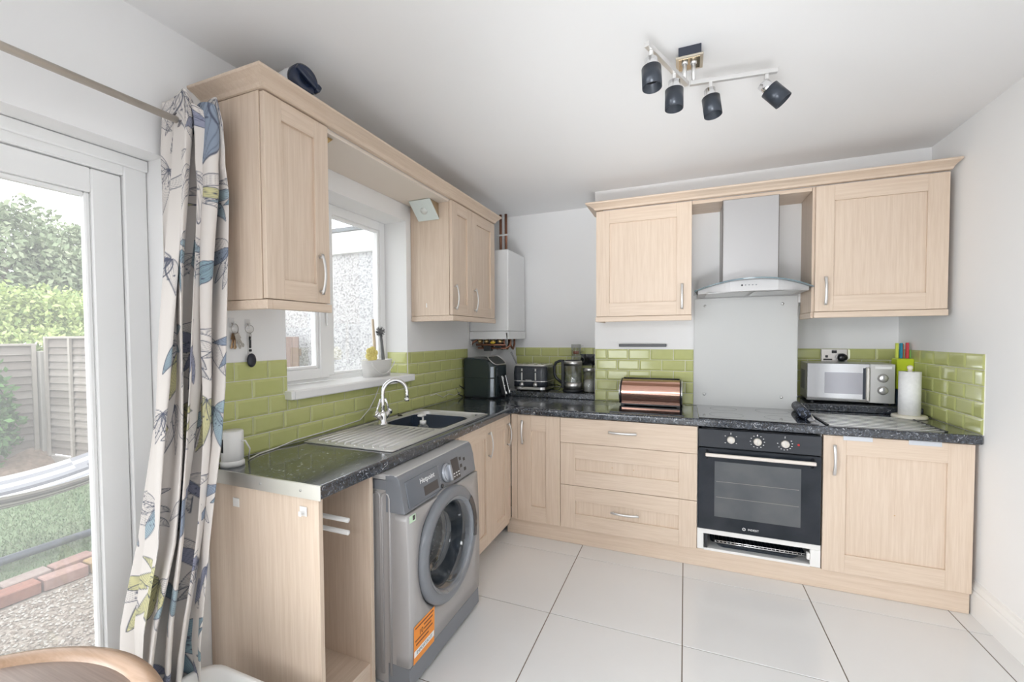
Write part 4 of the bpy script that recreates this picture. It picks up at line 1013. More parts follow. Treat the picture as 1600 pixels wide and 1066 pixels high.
# kitchen roll
u = thing('kitchen_roll_holder', 'cream kitchen roll holder standing by the right wall tiles', 'roll holder', (2.822, -.105, ZT)); cx_, cy_ = 2.822, -.105
CR = mat('cream_enamel', (.74, .70, .60), .35)
q = MB(); q.sm = True; q.lathe([(0, 0), (.078, 0), (.080, .004), (.078, .016), (.07, .019), (0, .019)], (cx_, cy_, ZT + .0005), 40); build('base', q, CR, u)
q = MB(); q.sm = True; q.cyl((cx_, cy_, ZT + .019), (cx_, cy_, ZT + .285), .010, 16); q.sphere((cx_, cy_, ZT + .288), .014, 8); build('post', q, CR, u)
q = MB(); q.sm = True; q.lathe([(.019, 0), (.049, 0), (.049, .245), (.019, .245)], (cx_, cy_, ZT + .0205), 40); tag(build('kitchen_roll', q, mat('white_paper', (.86, .86, .86), .9, noise=(60, (.80, .80, .80)))), 'white paper kitchen roll on the cream holder', 'kitchen roll')
# roll-up drying rack
u = thing('roll_up_drying_rack', 'roll-up steel drying rack spread on the worktop before the microwave', 'drying rack', (2.56, -.33, ZT))
zz = ZT + .0030
for k in range(9):
    y = -.147 - .0455 * k; x0 = 2.335; q = MB(); q.sm = True; q.cyl((x0, y, zz), (2.815, y, zz), .0019, 8)
    build('rod', q, mat('bright_aluminium', (.90, .89, .87), .45, .1), u)
for xa in (2.331, 2.808):
    q = MB()
    q.box(xa, xa + .012, -.522, -.137, ZT + .0008, ZT + .0066, .002)
    build('silicone_edge', q, BLACKP, u)
u = thing('rolled_dish_mat', 'dark patterned rolled mat lying between hob and drying rack', 'mat', (2.27, -.3, ZT + .006))
RM = mat('blue_black_pattern', (.012, .014, .020), .5, noise=(70, (.20, .24, .34)), p0=.55, p1=.62)
q = MB(); q.sm = True; q.cyl((2.262, -.40, ZT + .034), (2.290, -.05, ZT + .034), .0275, 18); build('roll', q, RM, u)
q = MB(); q.sm = True; q.tube([(2.298, -.43, ZT + .012), (2.300, -.30, ZT + .036), (2.312, -.06, ZT + .050)], .004, 8); build('binding_rod', q, SATIN, u)

# ------------------------------------------------------------------ lights and things up high
u = thing('ceiling_spotlight', 'four-arm nickel ceiling spotlight bar with black lamp heads', 'ceiling light', (1.65, -1.49, 2.38))
build('ceiling_box', MB().box(1.612, 1.690, -1.525, -1.445, 2.386, 2.4245, .001), mat('dark_box', (.03, .035, .05), .3), u)
q = MB(); q.box(1.603, 1.697, -1.535, -1.440, 2.3795, 2.386, .001); pl = build('backplate', q, mat('nickel_plate', (.66, .60, .50), .3, .8), u)
build('plate_inset', MB().box(1.614, 1.686, -1.524, -1.451, 2.3785, 2.380), mat('brass_mirror', (.42, .36, .26), .12, 1.), pl)
for (px, py) in ((1.634, -1.508), (1.664, -1.500)):
    q = MB(); q.sm = True; q.cyl((px, py, 2.306), (px, py, 2.379), .0075, 12); q.cyl((px, py, 2.368), (px, py, 2.379), .011, 12); build('drop_rod', q, SATIN, u)
def bar(a, b_):
    d = (Vector(b_) - Vector(a)); L = d.length; M = Matrix.Translation(a) @ Matrix.Rotation(math.atan2(d.y, d.x), 4, 'Z'); q = MB(); q.box(0, L, -.0085, .0085, -.008, .008, .0015, M); return build('arm_bar', q, SATIN, u)
A0, A1, B0, B1 = (1.520, -1.800, 2.300), (1.642, -1.497, 2.300), (1.652, -1.497, 2.300), (1.940, -1.462, 2.300)
bar(A0, A1); bar(B0, B1)
def spot(p, aim):
    p = Vector(p); q = MB(); q.sm = False; q.box(p.x - .006, p.x + .006, p.y - .006, p.y + .006, p.z - .055, p.z - .008, .001); st_ = build('stem', q, SATIN, u)
    ax = Vector(aim).normalized(); c = p + Vector((0, 0, -.052))
    q = MB(); q.sm = True; q.cyl(c - ax * .018, c + ax * .032, .0205, 20); lm = build('lamp_holder', q, CHROME, u)
    q = MB(); q.sm = True; q.lathe([(.024, .014), (.031, .014), (.031, .082), (.0295, .082), (.0295, .03), (.0, .028)], c, 28, ax); build('lamp_head', q, mat('lamp_black', (.035, .042, .055), .30, .3), u)
    q = MB(); q.sm = True; q.lathe([(0, .044), (.024, .042), (.0275, .050), (0, .053)], c, 20, ax); build('bulb', q, mat('bulb_glass', (.10, .10, .105), .3), lm)
spot((1.533, -1.770, 2.300), (.05, -.12, -1)); spot((1.600, -1.602, 2.300), (.0, -.05, -1)); spot((1.722, -1.490, 2.300), (.12, -.1, -1)); spot((1.905, -1.466, 2.300), (.62, .0, -.72))
q = MB(); WB_ = mat('brass_wedge', (.42, .33, .22), .3, .6)
u = thing('wedge_light', 'triangular frosted wedge light under the shelf on the far cabinet', 'cabinet light', (.14, -.96, 2.10))
q = MB(); q.prism([(-.902, 2.195), (-1.010, 2.195), (-.902, 2.100)], 'x', .075, .215, .0015); build('housing', q, WB_, u)
d_ = Vector((0, -1, -1.13)); nrm = Vector((0, -.66, -.75))
q = MB(); a, b_ = Vector((0, -1.014, 2.195)), Vector((0, -.904, 2.098)); q.prism([(a.y, a.z), (b_.y, b_.z), (b_.y - .005, b_.z - .006), (a.y - .005, a.z - .006)], 'x', .070, .220, .001); build('glass_face', q, mat('frosted_glass', (.66, .72, .70), .25), u)
q = MB(); q.sm = True; q.cyl((.145, -.962, 2.139), (.145, -.966, 2.1345), .022, 18); build('lamp_disc', q, mat('lamp_disc', (.72, .74, .72), .3), u)
u = thing('wedge_light', 'triangular wedge light mostly hidden beside the cabinet near the curtain', 'cabinet light', (.14, -1.88, 2.10))
q = MB(); q.prism([(-1.927, 2.195), (-1.855, 2.195), (-1.927, 2.130)], 'x', .17, .262, .0015); build('housing', q, BRS, u)
# jar lying on top of the cornice
u = thing('drinks_bottle', 'clear bottle with navy screw lid lying on the wall cabinets', 'bottle', (.28, -2.02, 2.2585))
bc = Vector((.235, -2.050, 2.2582 + .060)); ax = Vector((.62, -.10, .02)).normalized()
q = MB(); q.sm = True; q.lathe([(0, -.11), (.050, -.11), (.058, -.10), (.058, .04), (.052, .058), (.046, .064), (0, .064)], bc, 28, ax); build('bottle_body', q, mat('frosted_clear_plastic', (.70, .70, .71), .25), u)
q = MB(); q.sm = True; q.lathe([(0, .064), (.053, .064), (.055, .070), (.054, .096), (.044, .106), (.028, .107), (.026, .100), (0, .100)], bc, 28, ax); ld = build('screw_lid', q, mat('navy_lid', (.016, .026, .055), .25), u)
q = MB(); M = Matrix.Translation(bc + ax * .108) @ Vector((0, 0, 1)).rotation_difference(ax).to_matrix().to_4x4() @ Matrix.Rotation(.9, 4, 'Z'); q.box(-.050, .050, -.011, .011, -.006, .012, .004, M); q.box(.036, .056, -.014, .014, -.02, .014, .004, M); build('carry_loop', q, mat('navy_lid', (1, 1, 1)), ld)

# ------------------------------------------------------------------ curtain rod and curtain
q = MB(); q.sm = True; q.tube([(.105, -4.3, 2.068), (.105, -3.3, 2.069), (.105, -2.345, 2.071)], .011, 12); tag(build('curtain_rod', q, mat('rod_metal', (.58, .53, .47), .38, .55)), 'thin metal curtain rod above the patio door', 'curtain rod')


def curtain_pattern(s, t):
    """printed cloth: pen-drawn flowers, some petals filled; s, t in metres on the cloth"""
    base = np.array([.70, .655, .62]); col = np.tile(base, (len(s), 1)); rng = np.random.default_rng(11)
    cols = [(.24, .34, .39), (.28, .29, .38), (.32, .41, .46), (.57, .54, .30), (.27, .32, .40)]
    ink = np.array([.085, .095, .135])
    def blend(out, m, c, w):                # soft-edged stroke
        w = np.clip(w, 0, 1)[:, None]; out[m] = out[m] * (1 - w[m]) + np.array(c) * w[m]
    cs = []
    for gi in range(7):
        for gj in range(9):
            cs.append((gi * .205 + (.10 if gj % 2 else 0) + rng.uniform(-.03, .03), .06 + gj * .262 + rng.uniform(-.04, .04)))
    for (cx_, cy_) in cs:
        near = (s - cx_) ** 2 + (t - cy_) ** 2 < .24 ** 2
        if not near.any(): continue
        kind = rng.integers(0, 4); c = np.array(cols[rng.integers(0, 5)]); a0 = -PI / 2 + rng.uniform(-.9, .9); n = int(rng.integers(5, 7)); L0 = rng.uniform(.14, .20)
        S_, T_ = s[near] - cx_, t[near] - cy_; out = col[near].copy()
        for k in range(n):
            a = a0 + (k - (n - 1) / 2) * .60 + rng.uniform(-.12, .12); L = L0 * rng.uniform(.75, 1.1); w = L * rng.uniform(.11, .155); bend = rng.uniform(-.25, .25)
            u_ = (S_ * math.cos(a) + T_ * math.sin(a)) / L; v_ = -S_ * math.sin(a) + T_ * math.cos(a) - bend * L * u_ * u_
            uc = np.clip(u_, 0, 1); pr = w * np.sin(PI * uc ** .75) ** .9 + 1e-6; ins = (u_ > 0) & (u_ < 1) & (np.abs(v_) < pr + .002)
            if kind == 0 or (kind == 1 and k % 2 == 0) or (kind == 2 and k == 1): blend(out, ins, c * (.9 + .2 * rng.random()), (pr - np.abs(v_)) / .0015)
            for q_ in (-.7, -.42, -.14, .14, .42, .7): blend(out, ins, ink, (.72 - np.abs(v_ - q_ * pr) / .0015) * (u_ < .92) * .8)
            blend(out, ins, ink, 1.25 - np.abs(np.abs(v_) - pr) / .0018)
        r2 = np.sqrt(S_ ** 2 + T_ ** 2); d = (np.arctan2(T_, S_) - a0 - PI + PI) % (2 * PI) - PI; fan = np.abs(np.abs(d) - PI) < 1.15; an = np.arctan2(T_, S_)
        cell = (an * 8 / PI) % 1 - .5; blend(out, fan & (r2 < .052), ink, .8 - np.abs(cell) * (PI / 8) * r2 / .0014)
        for rr, ph_, sz in ((.057, 0, .0042), (.067, .5, .0034)):
            ce_ = ((an * 8 / PI + ph_) % 1 - .5) * (PI / 8) * r2; blend(out, fan, ink, 1.6 - np.sqrt(ce_ ** 2 + (r2 - rr) ** 2) / sz * 1.5)
        col[near] = out
    return col


NU, NV = 520, 760
uu = np.linspace(0, 1, NU); zz_ = np.linspace(.015, 2.135, NV)
yl = np.interp(zz_, [0, .25, .45, .70, 1.2, 1.95, 2.14], [-2.585, -2.575, -2.555, -2.495, -2.452, -2.408, -2.395])
yr = np.interp(zz_, [0, .34, .69, 1.0, 1.19, 1.55, 1.86, 1.95, 2.08, 2.14], [-2.400, -2.392, -2.347, -2.300, -2.285, -2.275, -2.262, -2.272, -2.268, -2.285])
Pts = np.zeros((NV, NU, 3)); SS_ = np.zeros((NV, NU))
for i, z in enumerate(zz_):
    k = 4.6; ph = .5 * math.sin(z * 1.3) + .25 * math.sin(z * 3.1 + 1); low = max(0, 1 - z / .9)
    amp = .040 + .022 * math.sin(z * 2 + .5) ** 2; th = 2 * PI * k * uu + ph
    w = yr[i] - yl[i]
    y = yl[i] + w * uu + .020 * np.sin(2 * th + .7 + z) * np.sin(PI * uu) + .010 * np.sin(5 * uu * PI + z * 4)
    x = .072 + .055 * uu + amp * np.sin(th) + .012 * np.sin(2.3 * th + 2 * z) + .010 * low * np.sin(7 * uu + 3 * z)
    if z > 2.0: x = x * (1 - (z - 2.0) * .9) + .10 * (z - 2.0) * .9
    z_ = z + (.016 * np.sin(th + .8) + .02 * np.sin(9 * uu) if z > 2.05 else 0) * (z - 2.05) / .085 if z > 2.05 else z
    y = np.where(x > -.0, y, y); Pts[i, :, 0] = np.maximum(x, .012); Pts[i, :, 1] = y; Pts[i, :, 2] = z_
seg_ = np.linalg.norm(np.diff(Pts[380], axis=0), axis=1); SS_[:, 1:] = np.cumsum(seg_)[None, :]
vid = np.arange(NU * NV).reshape(NV, NU)
F = np.stack([vid[:-1, :-1], vid[:-1, 1:], vid[1:, 1:], vid[1:, :-1]], -1).reshape(-1, 4)
me = bpy.data.meshes.new('curtain'); me.vertices.add(NU * NV); co = Pts.reshape(-1, 3) - np.array([.10, -2.43, 0]); me.vertices.foreach_set('co', co.ravel())
me.loops.add(F.size); me.loops.foreach_set('vertex_index', F.ravel().astype(np.int32)); me.polygons.add(len(F)); me.polygons.foreach_set('loop_start', np.arange(0, F.size, 4, dtype=np.int32))
me.polygons.foreach_set('use_smooth', np.ones(len(F), bool)); me.update(calc_edges=True); me.validate()
cc = curtain_pattern(SS_.ravel(), np.repeat(zz_, NU)); at_ = me.color_attributes.new('print', 'FLOAT_COLOR', 'POINT'); at_.data.foreach_set('color', np.c_[cc, np.ones(len(cc))].astype(np.float32).ravel())
CM = mat('printed_curtain_cloth', (.8, .76, .72), .85, sheen=.1, spec=.2); n_ = CM.node_tree; an_ = n_.nodes.new('ShaderNodeVertexColor'); an_.layer_name = 'print'; n_.links.new(an_.outputs['Color'], n_.nodes['Principled BSDF'].inputs['Base Color'])
me.materials.append(CM); cur = link('curtain', me); cur.location = (.10, -2.43, 0); ORG[cur] = Vector((.10, -2.43, 0))
tag(cur, 'off-white floor-length curtain printed with blue and yellow flowers', 'curtain')
for k in range(4):
    q = MB(); q.sm = True; yy = -2.386 + .038 * k; q.tube([(.105 + .024 * math.cos(a), yy + .006 * math.sin(a * 2), 2.07 + .024 * math.sin(a)) for a in np.linspace(0, 2 * PI, 19)], .004, 6); build('eyelet', q, mat('eyelet_metal', (.20, .19, .20), .3, .9), cur)

# ------------------------------------------------------------------ round table, tub
tw = wood('grey_brown_tabletop', 'x', (.50, .42, .38), (.37, .30, .27), .38)
u = thing('round_table', 'small round wooden table with a raised bent-wood rim', 'table', (.66, -3.18, 0)); tcx, tcy = .66, -3.180
q = MB(); q.sm = True; q.lathe([(0, .712), (.325, .712), (.325, .731), (0, .731)], (tcx, tcy, 0), 64); build('tabletop', q, tw, u)
q = MB(); q.sm = True; q.lathe([(.312, .708), (.340, .704), (.348, .712), (.350, .726), (.345, .738), (.332, .743), (.318, .739), (.312, .731)], (tcx, tcy, 0), 80); build('rim', q, wood('bentwood_rim', 'x', (.40, .265, .18), (.32, .205, .13), .3), u)
q = MB(); q.sm = True; q.lathe([(0, .04), (.05, .04), (.045, .12), (.03, .3), (.035, .6), (.06, .70), (0, .705)], (tcx, tcy, 0), 24); build('pedestal', q, WV, u)
for k in range(3):
    a = 2 * PI * k / 3 + .4; d = Vector((math.cos(a), math.sin(a), 0)); q = MB(); q.sm = True; c = Vector((tcx, tcy, 0)); q.tube([c + d * .03 + Vector((0, 0, .16)), c + d * .14 + Vector((0, 0, .10)), c + d * .25 + Vector((0, 0, .017))], .016, 8); build('foot', q, WV, u)
q = MB(); q.sm = True
def tubr(k, z): return [(x, y, z) for x, y in rrect(.350 - .215 * k, .350 + .215 * k, -2.565 - .215 * k, -2.565 + .215 * k, .08 * k, 6)]
q.grid([tubr(.80, .002), tubr(.97, .225), tubr(1.03, .230), tubr(1.04, .238), tubr(1.02, .243), tubr(.955, .238), tubr(.78, .008)], cv=True, cap=True)
tag(build('plastic_tub', q, WHITEP), 'white plastic tub on the floor beside the end unit', 'tub')
q = MB(); q.sm = True; rows = []
for i in range(15):
    rows.append([(.195 + .31 * i / 14, -2.72 + .31 * j / 14, .165 + .020 * math.sin(i * .9 + j * .5) + .012 * math.sin(j * 1.7) - .0012 * ((i - 7) ** 2 + (j - 7) ** 2) * .6) for j in range(15)])
q.grid(rows); q.grid([[(x, y, z - .10) for x, y, z in r] for r in rows]); q.grid([[(x, y, z - k * .1) for x, y, z in [r[0] for r in rows] + rows[-1] + [r[-1] for r in rows][::-1] + rows[0][::-1]] for k in (0, 1)])
tag(build('folded_cloth', q, mat('teal_cloth', (.30, .42, .40), .9)), 'teal folded cloth inside the white floor tub', 'cloth')

# ------------------------------------------------------------------ garden
GZ = -.15
lawn = struct('lawn', MB().box(-5.4, -2.07, -8, 2.2, GZ - .1, GZ), mat('lawn_green', (.13, .19, .09), .9, noise=(14, (.19, .25, .14)), bump=.5, bd=.02))
nb = 26000; bx = RNG.uniform(-4.9, -2.08, nb); by = RNG.uniform(-2.4, .3, nb); ang = RNG.uniform(0, 2 * PI, nb); hh = RNG.uniform(.012, .032, nb); tl = RNG.normal(0, .012, (nb, 2))
V = np.zeros((nb, 3, 3)); wv = .004
V[:, 0] = np.c_[bx - wv * np.cos(ang), by - wv * np.sin(ang), np.full(nb, GZ)]; V[:, 1] = np.c_[bx + wv * np.cos(ang), by + wv * np.sin(ang), np.full(nb, GZ)]; V[:, 2] = np.c_[bx + tl[:, 0], by + tl[:, 1], GZ + hh]


def tri_soup(name, V, mats, parent=None, mi=None):
    n, k = V.shape[0], V.shape[1]; me = bpy.data.meshes.new(name); o0 = ORG[parent] if parent is not None else Vector((0, 0, 0))
    me.vertices.add(n * k); me.vertices.foreach_set('co', (V.reshape(-1, 3) - np.array(o0)).ravel()); me.loops.add(n * k); me.loops.foreach_set('vertex_index', np.arange(n * k, dtype=np.int32)); me.polygons.add(n); me.polygons.foreach_set('loop_start', np.arange(0, n * k, k, dtype=np.int32))
    for m_ in mats: me.materials.append(m_)
    if mi is not None: me.polygons.foreach_set('material_index', mi.astype(np.int32))
    me.update(calc_edges=True); o = link(name, me, parent); ORG[o] = Vector(o0); o['kind'] = 'stuff'; return o


tag(tri_soup('grass', V, [mat('grass_blade', (.16, .23, .115), .8), mat('grass_blade_dry', (.27, .31, .19), .8)], None, RNG.integers(0, 5, nb) == 0), 'short green grass blades growing on the lawn', 'grass')
struct('ground_gravel', MB().box(-2.07, -.25, -8, 2.2, GZ - .1, GZ - .005), mat('sandy_gravel', (.36, .31, .265), .95, noise=(38, (.22, .185, .155)), bump=.6, bd=.01, detail=8))
npb = 9000; c = np.c_[RNG.uniform(-1.83, -.5, npb), RNG.uniform(-3.0, -1.4, npb), np.full(npb, GZ)]; r_ = RNG.uniform(.004, .011, npb)
oct_ = np.array([[1, 0, 0], [0, 1, 0], [-1, 0, 0], [0, -1, 0], [0, 0, .8]]); fcs = [(0, 1, 4), (1, 2, 4), (2, 3, 4), (3, 0, 4)]
Vp = np.concatenate([np.stack([c + r_[:, None] * oct_[f] for f in fc_], 1) for fc_ in fcs])
tag(tri_soup('gravel', Vp, [mat('pebble_tan', (.38, .33, .28), .9), mat('pebble_pale', (.47, .44, .40), .9), mat('pebble_brown', (.25, .20, .165), .9)], None, np.tile(RNG.integers(0, 3, npb), 4)), 'small tan pebbles scattered over the gravel by the door', 'gravel')
# brick edging: every brick a piece
BRK = [mat('brick_red', (.33, .15, .11), .9, noise=(30, (.26, .12, .09))), mat('brick_ochre', (.42, .29, .14), .9, noise=(25, (.33, .23, .13))), mat('brick_pink', (.40, .25, .215), .9, noise=(28, (.32, .20, .175))), mat('brick_grey_pink', (.37, .295, .265), .9, noise=(28, (.30, .23, .205)))]
bset = []
for m_ in BRK:
    q = MB(); q.box(-.05, .05, -.105, .105, 0, .072, .006); me = bpy.data.meshes.new('brick'); q.b.to_mesh(me); q.b.free(); me.materials.append(m_); bset.append(me)
edg = thing('brick_edging', 'double row of red and ochre bricks edging the lawn', 'edging', (-1.96, -2.0, GZ))
for row, bxx in enumerate((-1.912, -2.018)):
    for k in range(18):
        y = -3.9 + .222 * k + (.09 if row else 0); o = link('brick', bset[(0, 2, 1, 2, 0, 1)[(k * 5 + row) % 6] if row == 0 else 3 if k % 3 else 2], edg); o.location = (bxx + .04 + RNG.uniform(-.006, .006) - (-1.96) - .04, y + 2.0, RNG.uniform(-.006, .004) + (.012 if row else 0)); o.rotation_euler = (RNG.uniform(-.03, .03), RNG.uniform(-.04, .04), RNG.uniform(-.04, .04))
# fences of overlapping slats
FW = mat('weathered_fence', (.30, .265, .24), .9, noise=((3, 3, 60), (.24, .21, .19))); FW2 = mat('fence_batten', (.38, .34, .305), .9); CONC = mat('concrete_post', (.36, .335, .31), .9)
SLATS = []  # pale and dark slat tones stand in for weak shadow lines between slats
for m_ in (FW, mat('slat_tone_pale', (.345, .305, .275), .9, noise=((3, 3, 60), (.28, .245, .22))), mat('slat_tone_dark', (.255, .22, .195), .9, noise=((3, 3, 60), (.205, .175, .155)))):
    slat = MB(); slat.box(0, 1.80, -.007, .007, 0, .105); sm_ = bpy.data.meshes.new('slat'); slat.b.to_mesh(sm_); slat.b.free(); sm_.materials.append(m_); SLATS.append(sm_)
batt = MB(); batt.box(-.018, .018, -.012, .012, 0, 1.38); bm2 = bpy.data.meshes.new('batten'); batt.b.to_mesh(bm2); batt.b.free(); bm2.materials.append(FW2)


def fence(name, label, loc, rz, n=16, gravel=True):
    t = thing(name, label, 'fence', loc, rz, 'fence panels')
    for k in range(n):
        o = link('slat', SLATS[int(RNG.integers(0, 3))], t); o.location = (0, -.006, .17 + .083 * k); o.rotation_euler = (RNG.uniform(-.30, -.22), RNG.uniform(-.006, .006), 0)
    for bx_ in (.03, .47, .92, 1.36, 1.77):
        o = link('batten', bm2, t); o.location = (bx_, -.026, .15)
    o = build('capping_rail', MB().box(0, 1.80, -.035, .025, 1.515, 1.54, .003), FW2, t, True)
    build('gravel_board', MB().box(0, 1.80, -.02, .02, 0, .15, .004), CONC, t, True)
    return t


fence('garden_fence', 'brown overlapping-slat fence panel right of the concrete post', (-5.22, -.64, GZ), .07)
fence('garden_fence', 'brown fence panel left of the post, half behind ivy', (-5.35, -2.50, GZ - .08), PI / 2 - .02)
q = MB(); q.box(-5.345, -5.235, -.70, -.59, GZ, 1.22, .006); tag(build('fence_post', q, CONC), 'concrete fence post between the two fence panels', 'post')
q = MB(); q.sm = True; rows = []
for i in range(17):
    y = -2.6 + 1.95 * i / 16; rows.append([(-5.32 + .62 * j / 8, y, GZ - .03 + (.30 * (1 - j / 8) ** 1.3) * (.85 + .15 * math.sin(i * 1.3 + j)) + .02 * math.sin(i * 2.3 + j * 1.9)) for j in range(9)])
q.grid(rows); struct('ground_soil_bed', q, mat('brown_soil', (.30, .22, .17), .95, noise=(22, (.22, .16, .12)), bump=.5, bd=.02))
edg2 = thing('bed_edging', 'short row of orange bricks edging the soil bed by the fence', 'edging', (-4.75, -1.3, GZ))
for k in range(8):
    o = link('brick', bset[1 if k % 3 else 0], edg2); o.location = (.10 - .035 * k + .0, .42 - .215 * k, RNG.uniform(0, .02)); o.rotation_euler = (0, RNG.uniform(-.1, .1), -.15 + RNG.uniform(-.08, .08))

# hammock on its stand
u = thing('hammock_stand', 'dark tubular steel stand carrying the white hammock', 'hammock stand', (-2.48, -1.9, GZ))
SP = mat('stand_grey_steel', (.16, .18, .22), .4, .4)
q = MB(); q.sm = True; q.tube([(-2.48, -3.0, GZ + .05), (-2.48, -.9, GZ + .05)], .027, 12); build('base_bar', q, SP, u)
for ye, sg in ((-3.0, -1), (-.9, 1)):
    q = MB(); q.sm = True; q.tube([(-2.48, ye, GZ + .05), (-2.48, ye + .25 * sg, GZ + .12), (-2.48, ye + .75 * sg, GZ + 1.15)], .025, 12); build('arm', q, SP, u)
for yf in (-2.85, -1.22):
    q = MB(); q.sm = True; q.tube([(-2.98, yf, GZ + .024), (-2.12, yf, GZ + .024)], .022, 10); build('cross_foot', q, SP, u)
q = MB(); q.sm = True; rows = []
for i in range(41):
    t = i / 40; y = -3.25 + 2.70 * t; zc_ = .285 + .42 * (2 * t - 1) ** 2 + .02; wdt = .30 * math.sin(PI * min(max(t, .02), .98)) ** .5; r = []
    for j in range(22):
        f = j / 21 * 2 - 1; r.append((-2.48 + wdt * f, y, zc_ - .055 * math.cos(f * PI / 2) * (wdt / .30) + .085 * f * f))
    rows.append(r)
q.grid(rows)
me_faces = q.b.faces; q.b.faces.ensure_lookup_table()
for f in q.b.faces:
    fx = (f.calc_center_median().x + 2.48); f.material_index = (0, 1, 0, 1, 2, 0, 1, 0, 0, 0, 1, 0, 0, 1, 2, 0, 1, 0, 2, 1, 0)[int(min(20, max(0, (fx / .30 + 1) * 10.5)))]
u = build('hammock', q, [mat('hammock_white', (.56, .56, .57), .85), mat('hammock_grey', (.25, .25, .27), .85), mat('hammock_dark', (.10, .10, .115), .85)])
tag(u, 'white and grey striped cloth hammock hanging over the lawn', 'hammock')
q = MB(); q.sm = True
for ye, y1, z1 in ((-3.25, -3.74, 1.0), (-.55, -.16, 1.0)):
    for k in range(7): q.tube([(-2.48 + .08 * (k - 3) / 3, ye, .68), (-2.48, y1, z1)], .004, 5)
o = build('cords', q, mat('cord_white', (.7, .7, .7), .8), u); o['kind'] = 'stuff'


# trees and shrubs: leaf soup on trunks
def leaves(center, rad, n, size, parent, mats, weights, shell=.55, name='foliage'):
    d = RNG.normal(size=(n, 3)); d /= np.linalg.norm(d, axis=1)[:, None]; r = (shell + (1 - shell) * RNG.random(n)) ** .6
    lump = 1 + .20 * np.sin(d[:, 0] * 7 + center[0]) * np.sin(d[:, 1] * 6 + 1) + .12 * np.sin(d[:, 2] * 11)
    P = np.array(center) + d * (r * lump)[:, None] * np.array(rad); a = RNG.normal(size=(n, 3)); a /= np.linalg.norm(a, axis=1)[:, None]; b = np.cross(a, RNG.normal(size=(n, 3))); b /= np.linalg.norm(b, axis=1)[:, None]
    s = size * RNG.uniform(.6, 1.3, n)[:, None]; V = np.stack([P - a * s, P + b * s * .5, P + a * s, P - b * s * .5], 1)
    return tri_soup(name, V, mats, parent, RNG.choice(len(mats), n, p=weights))


def leafmat(name, c):
    m = mat(name, c, .6, spec=.2); b = m.node_tree.nodes['Principled BSDF']; b.inputs['Transmission Weight'].default_value = 0; return m


LG = [leafmat('leaf_mid', (.20, .245, .145)), leafmat('leaf_light', (.30, .335, .22)), leafmat('leaf_dark', (.13, .165, .095))]
LY = [leafmat('leaf_lime', (.30, .36, .13)), leafmat('leaf_fresh', (.38, .44, .19)), leafmat('leaf_green', (.20, .27, .10))]
BARK = mat('bark', (.20, .16, .13), .9)


def tree(label, base, h, blobs, n, size, mats, w, r=.16):
    t = thing('garden_tree', label, 'tree', base, 0); q = MB(); q.sm = True; b = Vector(base)
    q.tube([b, b + Vector((.05, .03, h * .4)), b + Vector((-.05, .05, h * .75))], lambda t_: r * (1 - .6 * t_), 9)
    for c_, _ in blobs: q.tube([b + Vector((0, 0, h * .35)), (b + Vector(c_)) * 1.0], lambda t_: r * .4 * (1 - .7 * t_), 6)
    build('trunk', q, BARK, t)
    for c_, rd in blobs: leaves(tuple(b + Vector(c_)), rd, n, size, t, mats, w)
    return t


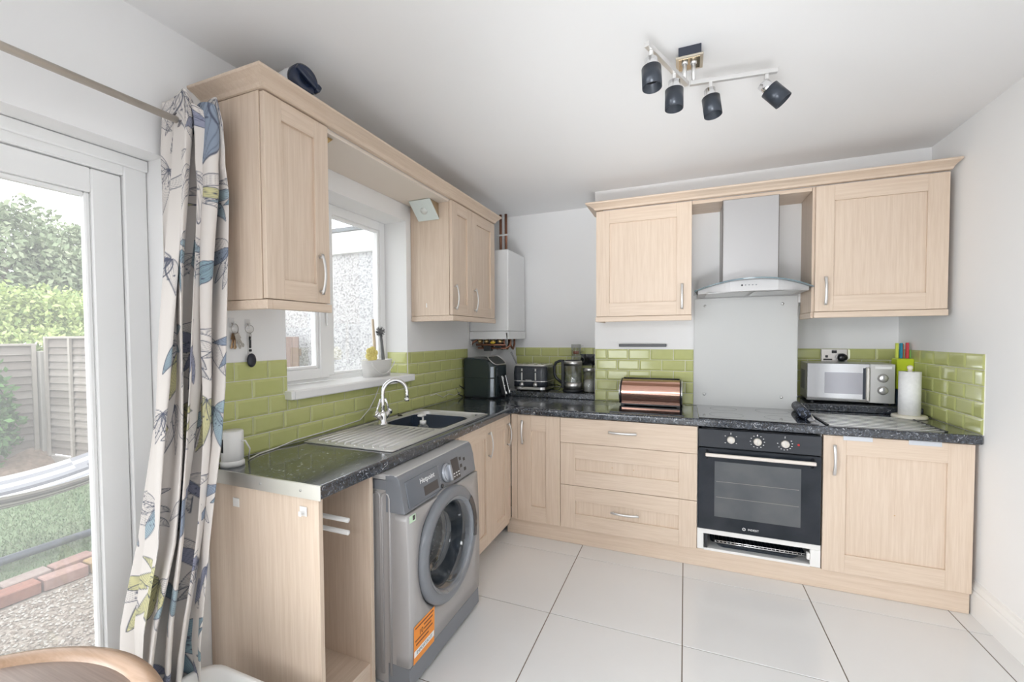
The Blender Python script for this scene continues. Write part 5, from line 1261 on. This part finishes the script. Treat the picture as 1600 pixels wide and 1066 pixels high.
tree('tall mid-green tree behind the hedge at the left', (-14.5, 2.2, GZ), 5.0, [((0, 0, 3.6), (1.5, 1.25, 1.5)), ((.2, -1.2, 3.9), (1.3, 1.1, 1.35)), ((0, 1.1, 2.9), (1.2, 1.0, 1.2))], 6500, .085, LG, [.45, .4, .15])
tree('tall rounded tree behind the hedge near the door frame', (-18.0, 6.1, GZ), 5.4, [((0, -1.1, 3.9), (1.5, 1.3, 1.6)), ((0, .3, 4.3), (1.6, 1.4, 1.5)), ((-.2, 1.4, 3.2), (1.4, 1.3, 1.5))], 6500, .085, LG, [.4, .45, .15])
for k, (yy, lb) in enumerate(((-.2, 'lime-green hedge shrub farthest left beyond the fence'), (1.0, 'lime-green hedge shrub behind the fence post'), (2.2, 'lime-green hedge shrub behind the right fence panel'))):
    t = thing('hedge_shrub', lb, 'shrub', (-9.6, yy, GZ), 0, 'hedge shrubs'); 
    hx_ = -9.6 if k % 2 else -12.2; yy = yy if k % 2 else -3.33 + (yy + 3.33) * 1.23
    t.location = (hx_, yy, GZ); ORG[t] = Vector(t.location); leaves((hx_, yy, 1.25 if k % 2 else 1.35), (.85, .98 if k % 2 else 1.3, 1.28 - .16 * (k % 2)), 11000, .055, t, LY, [.4, .4, .2], .5)
    q = MB(); q.sm = True; q.tube([(hx_, yy, GZ), (hx_ + .02, yy + .04, 1.0)], .05, 7); build('stem', q, BARK, t)
t = thing('ivy_plant', 'dark green ivy on the fence at the left of the garden', 'plant', (-5.2, -1.35, GZ)); q = MB(); q.sm = True; q.tube([(-5.2, -1.35, GZ + .2), (-5.24, -1.25, .5), (-5.24, -1.2, .9)], .02, 6); build('stem', q, BARK, t)
leaves((-5.12, -1.12, .42), (.16, .20, .36), 700, .045, t, [leafmat('ivy_mid', (.12, .24, .08)), leafmat('ivy_dark', (.07, .15, .05))], [.6, .4], .3); leaves((-5.1, -1.30, .80), (.15, .32, .4), 600, .045, t, [leafmat('ivy_mid', (1, 1, 1)), leafmat('ivy_dark', (1, 1, 1))], [.6, .4], .3)

# side passage behind the kitchen window
PEB = mat('pebbledash', (.50, .495, .50), .95, noise=(46, (.20, .20, .21)), detail=6, bump=1.0, bd=.02, p0=.46, p1=.72)
u = thing('outbuilding', 'white pebbledashed outbuilding with white fascia outside the kitchen window', 'building', (-1.6, 1.5, GZ))
build('pebbledash_wall', MB().box(-2.95, -.262, .60, 2.3, GZ, 2.30), PEB, u)
build('fascia_board', MB().box(-3.0, -.262, .55, 2.35, 2.295, 2.53, .004), UPVC, u); build('flat_roof', MB().box(-3.02, -.262, .53, 2.37, 2.531, 2.575, .004), mat('roof_felt', (.16, .17, .18), .9), u)
u = thing('garden_gate', 'brown board gate seen through the opening kitchen window', 'gate', (-2.58, .42, GZ))
for k in range(4): build('board', MB().box(-2.78 + .095 * k, -2.69 + .095 * k, .40, .42, GZ + .03, 1.37, .003), mat('gate_brown', (.20, .125, .095), .8, noise=((40, 40, 3), (.15, .09, .068))), u)
for zb_ in (.15, 1.15): build('rail', MB().box(-2.78, -2.40, .421, .445, zb_, zb_ + .08, .003), mat('gate_brown', (1, 1, 1)), u)
tag(build('gate_post', MB().box(-2.90, -2.81, .38, .48, GZ, 1.62, .005), UPVC), 'white gate post left of the brown gate', 'post')
